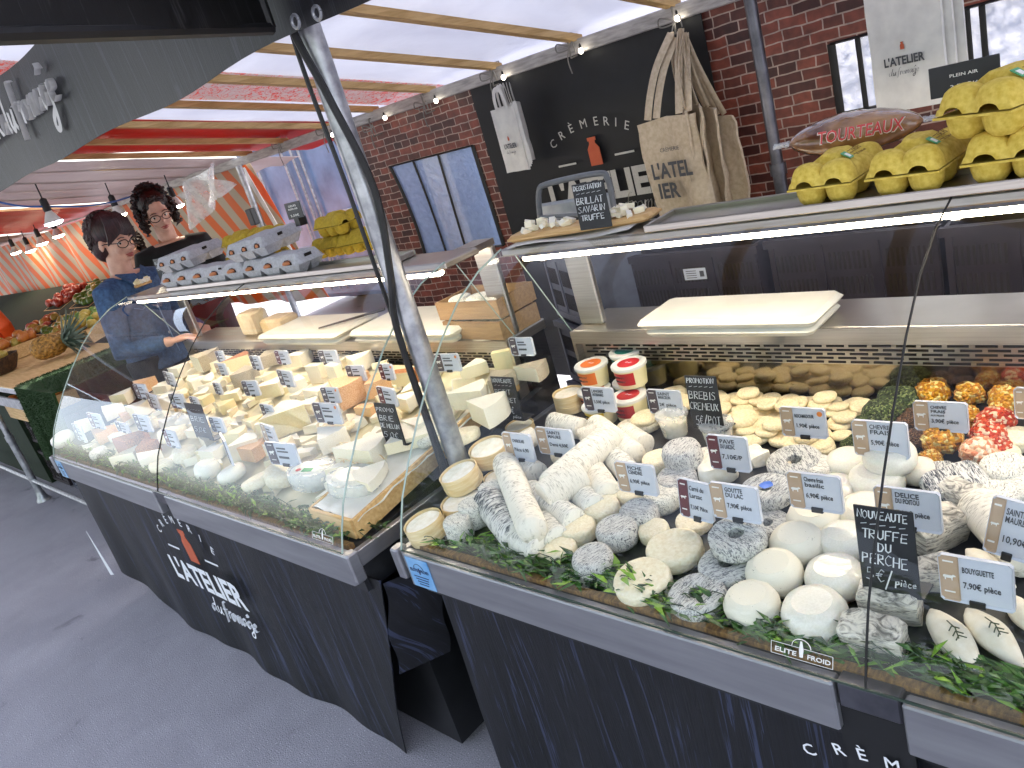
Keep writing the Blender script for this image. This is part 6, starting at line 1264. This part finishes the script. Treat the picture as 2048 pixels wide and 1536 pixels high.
# ================================================================== FRUIT STALL
ZT=.90
tb=thing('trestle_table','tubular steel trestle table of the fruit stall','table',(-6.2,1.3,0))
for c,s in (((-.0,-.30,ZT-.03),(3.0,.035,.035)),((0,.30,ZT-.03),(3.0,.035,.035)),((1.48,0,ZT-.03),(.035,.6,.035)),((0,0,ZT-.008),(3.0,.64,.008))): MB().box(c,s,bev=.004).build('rail' if s[2]>.01 else 'table_top',galv if s[2]>.01 else wood,tb,0)
MB().box((0,-.33,ZT-.10),(3.0,.012,.06)).build('rail',galv,tb,0)
for x,yy in ((.22,-.3),(1.45,-.28),(-1.2,-.3),(.22,.3),(-1.2,.3),(1.45,.3)):
    l_=MB().lathe([(.022,.03),(.022,.46),(.026,.46),(.026,.50),(.019,.50),(.019,ZT-.045)],14).build('leg',galv,tb,loc=(x,yy,0)); MB().lathe([(.045,0),(.045,.012),(.03,.035),(.026,.07)],14).build('foot',rubber if yy>0 else galv,l_)
for yy,zz in ((-.3,.16),(.3,.16)): MB().tube([(-1.45,yy,zz),(1.45,yy,zz)],.014,8).build('cross_bar',galv,tb)
turf=M('artificial_turf','#16300e','#284a18',rough=.95,scale=220,bump=1,bdist=.01)
xa,xb=at(60,760,'y',.97).x,at(165,720,'y',.97).x
def tfn(u,v):
    x=-4.97+.69*u
    if v<.35: k=v/.35; return (x,1.55-.58*k,ZT+.012+.02*math.sin(u*6)*k)
    k=(v-.35)/.65; return (x+.03*k*math.sin(u*5),.965-.03*k+.015*math.sin(u*11)*k,ZT+.012-.44*k)
tg_=MB().slab(tfn,40,40,(0,.012,-.006)).build('turf_cover',turf,None,60); tag(tg_,'dark green artificial turf draped over the end of the fruit table','turf')
mb=MB(); rn=random.Random(2)
for i in range(9000):
    u,v=rn.random(),rn.random(); p=Vector(tfn(u,v)); n=Vector((0,-1,.2)) if v>.35 else Vector((0,-.1,1)); d=(n+Vector((rn.uniform(-.7,.7),rn.uniform(-.4,.4),rn.uniform(-.7,.7)))).normalized()*.011; s=d.orthogonal().normalized()*.0016
    mb.add([p-s,p+s,p+d],[(0,1,2)])
mb.build('turf_blades',turf,tg_,0)['kind']='stuff'
MB2=MB().slab(lambda u,v:(-4.97+.69*u,1.55+.4*v,ZT+.012+.02*math.sin(u*6)),12,4,(0,0,-.006)).build('turf_top',turf,tg_,60)
# second table & stepped fruit display behind
tb2=thing('display_stand','stepped fruit display stand under dark cloth','stand',(-8.5,2.05,0)); MB().loft([[(x,y,z) for y,z in ((-.5,0),(-.5,.80),(.5,1.12),(.5,0))] for x in (-3,2.6)]).build('stand_body',M('dark_green_cloth','#0d1c0c','#16280f',rough=.9,bump=.2),tb2,0)
MB().loft([[(x,y,z) for y,z in ((-.9,0),(-.9,.70),(-.503,.70),(-.503,0))] for x in (-3,2.2)]).build('stand_step',M('dark_green_cloth','#0d1c0c','#16280f'),tb2,0)
def fruitcrate(x,y,z,L,W,tilt,cols,n,label,ftype,rz=0):
    t=thing('fruit_crate',label,'wooden crate',(x,y,z),(tilt,0,rz)); Hh=.09
    for nm,c,s in (('side_board',(0,-W/2,Hh/2),(L,.010,Hh)),('side_board',(0,W/2,Hh/2),(L,.010,Hh)),('end_board',(-L/2+.005,0,Hh/2),(.010,W-.01,Hh)),('end_board',(L/2-.005,0,Hh/2),(.010,W-.01,Hh)),('bottom_board',(0,0,.005),(L-.02,W-.012,.008))): MB().box(c,s).build(nm,wood,t,0)
    rn=random.Random(int(abs(x*100+y*37))); Mx=TR((x,y,z),(tilt,0,rz))
    for i in range(n):
        u,v=rn.uniform(-.42,.42),rn.uniform(-.38,.38); m=cols[rn.randrange(len(cols))]; r=rn.uniform(.032,.042)
        p=Mx@Vector((u*L,v*W,Hh*.75+r*.6+rn.uniform(0,.035))); o=link(ftype,FR[m],None,p,(rn.uniform(0,3),rn.uniform(0,3),0),(r,r,r)); tag(o,FL[m],'fruit',FL[m].split(' ')[0]+' fruit heaped on the fruit stall')
    return t
FR={}; FL={}
for k,c1_,c2_,l in (('red','#8e2418','#a83c26','red round fruit heaped in a crate on the fruit stall'),('orange','#b8642a','#c47c38','orange round fruit heaped in a crate on the fruit stall'),('green','#4a6a20','#6f8a34','green round fruit heaped in a crate on the fruit stall'),('yellow','#ab9038','#baa250','yellow round fruit heaped in a crate on the fruit stall'),('pink','#a84038','#c86a54','pinkish round fruit heaped in a crate on the fruit stall')):
    FR[k]=MB().lathe([(.1,-.85),(.5,-.86),(.85,-.5),(1,0),(.86,.55),(.5,.84),(.2,.80),(.05,.72)],16).jitter(.04,2,3).mesh('round_fruit',M('fruit_'+k,c1_,c2_,rough=.35,scale=3,bump=.05),60); FL[k]=l
fruitcrate(-6.55,1.95,.82,.50,.36,.30,['red','pink','orange'],36,'crate of red fruit behind the pineapple','round_fruit'); fruitcrate(-7.15,1.95,.82,.50,.36,.30,['green','yellow','orange'],34,'crate of green and yellow fruit left of the red one','round_fruit')
fruitcrate(-6.7,2.35,.97,.50,.36,.35,['red','orange','yellow'],34,'upper crate of red and orange fruit in the second tier','round_fruit'); fruitcrate(-7.35,2.35,.97,.50,.36,.35,['green','green','yellow'],34,'upper crate of green fruit in the second tier','round_fruit')
fruitcrate(-7.8,1.95,.82,.50,.36,.30,['yellow','orange','pink'],30,'crate of mixed fruit at the far end of the lower tier','round_fruit'); fruitcrate(-8.1,2.35,.97,.50,.36,.35,['red','pink'],30,'crate of pink fruit at the far end of the upper tier','round_fruit')
fruitcrate(-5.75,1.72,.93,.5,.3,.15,['yellow','green'],16,'shallow crate with few yellow fruit behind the pineapple by the turf','round_fruit',.1); fruitcrate(-6.5,1.38,ZT,.46,.34,.0,['orange','yellow'],20,'crate of orange fruit at the front of the fruit table','round_fruit')
for x,y,z,l in ((-5.6,1.35,.33,'dark stacked crate under the fruit table, right'),(-6.15,1.35,.33,'dark stacked crate under the fruit table, middle'),(-5.6,1.35,.02,'dark bottom crate under the fruit table, right'),(-6.15,1.35,.02,'dark bottom crate under the fruit table, middle'),(-5.1,1.4,.02,'dark crate right under the turf corner'),(-4.6,1.55,.02,'dark crate behind the end of the far counter')):
    crate_obj((x,y,z),.46,.34,.24,crate if x<-5.9 else crateg,l)
fruitcrate(-5.75,1.22,.60,.48,.30,0,['orange','yellow'],12,'wooden crate of fruit on the dark crates under the table','round_fruit')
# pineapple
pp=at(68,705,'y',1.30); t=thing('pineapple','ripe pineapple lying on the fruit table, its crown to the right','pineapple',(-5.55,1.36,ZT+.085),(0,PI/2-.06,.95))
mb=MB(); 
def pf(u,v):
    a=2*PI*u; z=-.10+.20*v; r=.070*(max(.02,1-(abs(z)/.108)**3.2))**.5; k=abs(math.sin(a*6+z*70))*abs(math.sin(a*6-z*70)); r+=.006*k; return (r*math.cos(a),r*math.sin(a),z)
mb.grid(pf,96,44); mb.build('fruit_body',M('pineapple_skin','#6a4a1a','#c08a3a',rough=.6,scale=60,bump=.5),t,60)
mb=MB(); rn=random.Random(9)
for i in range(46):
    a=i*2.4; k=i/46; L=.10+.13*(1-abs(k-.45)); sp_=.15+1.0*(1-k); d=Vector((math.cos(a)*sp_,math.sin(a)*sp_,1.1)).normalized(); pts=[Vector((0,0,.09))+Vector((math.cos(a),math.sin(a),0))*.02]
    for q in range(5): d=(d+Vector((math.cos(a)*.16,math.sin(a)*.16,-.03))).normalized(); pts.append(pts[-1]+d*L/5)
    mb.tube(pts,[.010,.011,.010,.008,.005,.001],6,flat=.25)
mb.build('crown_leaves',M('pineapple_leaf','#3a4f45','#6b8074',rough=.5,bump=.2),t,60)
t=thing('wicker_basket','dark wicker basket with yellow fruit at the left edge','basket',(-5.86,1.12,ZT+.004)); MB().lathe([(.01,0),(.09,0),(.13,.07),(.135,.10),(.125,.10),(.115,.06),(.01,.03)],24).jitter(.004,40).build('basket_bowl',M('wicker','#2c1c10','#5a3c20',rough=.8,scale=60,bump=.8),t); 
for i in range(5): tag(link('lemon',FR['yellow'],None,(-5.86+.05*math.cos(i*1.3),1.12+.05*math.sin(i*1.3),ZT+.10),(0,.5,i),(.03,.03,.04)),'yellow lemon in the dark wicker basket','fruit','lemons in the wicker basket')
# ---- lamps under the far roofs
bulbg=emis('lamp_glow','#fff0d2',14); bulbg2=emis('lamp_glow_cool','#e8f0ff',10)
def bulb(px,py,d,s,label,cool=False,tilt=0):
    p=atd(px,py,d); t=thing('hanging_bulb',label,'light bulb',p,(tilt,0,0),None,s)
    MB().lathe([(.001,-.058),(.030,-.056),(.047,-.046),(.047,-.040)],18).build('lit_lens',bulbg2 if cool else bulbg,t); MB().lathe([(.047,-.040),(.030,-.005),(.016,.02),(.016,.03)],18,caps=False).build('bulb_body',whitep,t); MB().lathe([(.0165,.02),(.021,.022),(.019,.085),(.005,.095)],14).build('socket',rubber,t); MB().tube([(0,0,.09),(.005,0,.17)],.004,6).build('flex',rubber,t)
bulb(100,430,4.9,1.15,'white bulb hanging from the blue cable, nearest one at the left',True); bulb(233,418,5.6,1.1,'white bulb just left of the curly-haired woman')
bulb(349,400,4.8,.9,'bright bulb glowing at the tip of the clear plastic beside the curly hair')
for k,(px,py,d) in enumerate(((28,497,8.5),(57,493,8.2),(80,478,7.6),(112,462,7.2))): bulb(px,py,d,1.1,'small far bulb in the row at the left, '+['first','second','third','fourth'][k]+' from the left edge')
mb=MB(); mb.tube(cat_([atd(-20,400,4.6),atd(40,412,4.8),atd(100,413,4.9),atd(170,412,5.2),atd(232,402,5.5),atd(300,380,6.0)],6),.006,6); tag(mb.build('blue_cable',M('blue_cable','#1f5aa8','#2a6cc0',rough=.4,bump=0),None),'blue cable strung under the fruit stall roof','cable')
p=at(395,370,'y',2.5); mb=MB(); mb.slab(lambda u,v:(p.x-.35+.62*u+.1*v,2.5+.06*math.sin(u*9+v*5),p.z+.12*u-.02-.24*v*(1-.3*u)),18,10,(0,.003,0)).jitter(.02,7,3); tag(mb.build('clear_plastic_sheet',filmc,None,60),'crumpled clear plastic sheet hanging beside the curly-haired woman','plastic sheet')
tag(MB().slab(lambda u,v:(-5.06+.05*u+.28*v,2.80,1.66-.85*v),2,10,(0,.004,0)).build('white_strap',palew,None,60),'pale strip edging the orange striped tarpaulin beside the van','strap')
# ================================================================== TREES ACROSS THE AISLE (out of view, added for dark reflections in the glass)
lm=M('plane_leaf','#2c4018','#56702c',rough=.6,scale=3,bump=0); bark=M('bark','#4a4034','#7a6e5a',rough=.9,scale=14,bump=.6,bdist=.02)
rn=random.Random(77); crown=MB()
for k in range(2600):
    a,b=rn.uniform(0,2*PI),rn.uniform(-1,1); r=(.55+.45*rn.random()**.5)*(1+.22*math.sin(a*3+b*4)); c=Vector((math.cos(a)*math.sqrt(1-b*b)*2.6*r,math.sin(a)*math.sqrt(1-b*b)*2.2*r,5.2+b*3.6*r))
    d=Vector((rn.uniform(-1,1),rn.uniform(-1,1),rn.uniform(-1,1))).normalized(); s=d.orthogonal().normalized()*rn.uniform(.12,.2); q=d.cross(s)*1.2; crown.add([c-s,c-q*.6,c+s,c+q],[(0,1,2,3)])
crm=crown.mesh('crown',lm,0); tk=MB(); tk.tube([(0,0,0),(.05,0,1.8),(0,.1,4),(.1,0,7)],[.22,.17,.13,.05],12)
for a in range(5): tk.tube([(.02,.05,2.6+a*.5),(math.cos(a*2.2)*.9,math.sin(a*2.2)*.9,4+a*.5),(math.cos(a*2.2)*1.8,math.sin(a*2.2)*1.6,5+a*.6)],[.08,.05,.02],8)
tkm=tk.mesh('trunk',bark,60)
for i in range(7):
    t=thing('reflection_tree','plane tree out of view across the aisle, added for dark reflections in the glass','tree',(-16+i*4.6,-11-.5*(i%2),0),(0,0,i*1.3),'unseen plane trees added for the glass reflections'); link('trunk',tkm,t); link('crown',crm,t)
def hedge(u,v): return (-16+30*u,-6.2,.9*v)
# ------------------------------------------------------------------ light, sky, camera
w=bpy.data.worlds.new('World'); bpy.context.scene.world=w; w.use_nodes=True; nt=w.node_tree
sky=nt.nodes.new('ShaderNodeTexSky'); sky.sky_type='NISHITA'; sky.sun_disc=False; EL,AZ=R(40),R(-12)   # azimuth from +Y toward -X
sky.sun_elevation=EL; sky.sun_rotation=AZ; sky.air_density=1.0; sky.dust_density=2.0
hs=nt.nodes.new('ShaderNodeHueSaturation'); hs.inputs['Saturation'].default_value=.5; nt.links.new(sky.outputs[0],hs.inputs['Color']); nt.links.new(hs.outputs[0],nt.nodes['Background'].inputs[0]); nt.nodes['Background'].inputs[1].default_value=.15
sl=bpy.data.lights.new('sun','SUN'); sl.energy=3.0; sl.angle=R(.53); sl.color=(1,.95,.87)
so=bpy.data.objects.new('sun',sl); col.objects.link(so)
sd=Vector((math.sin(AZ)*math.cos(EL),math.cos(AZ)*math.cos(EL),math.sin(EL))); so.rotation_euler=sd.to_track_quat('Z','Y').to_euler()
cam=bpy.data.cameras.new('camera'); cam.sensor_width=36; cam.lens=F/2048*36; cam.clip_end=400; cam.clip_start=.05
co=bpy.data.objects.new('camera',cam); col.objects.link(co); m=Matrix((cr,cu,-cf)).transposed().to_4x4(); m.translation=CAM; co.matrix_world=m
sc=bpy.context.scene; sc.camera=co; sc.view_settings.view_transform='Standard'; sc.view_settings.look='None'; sc.view_settings.gamma=1; sc.view_settings.exposure=2.55
sc.cycles.transparent_max_bounces=24; sc.cycles.max_bounces=8; sc.cycles.use_denoising=True; sc.cycles.sample_clamp_indirect=6
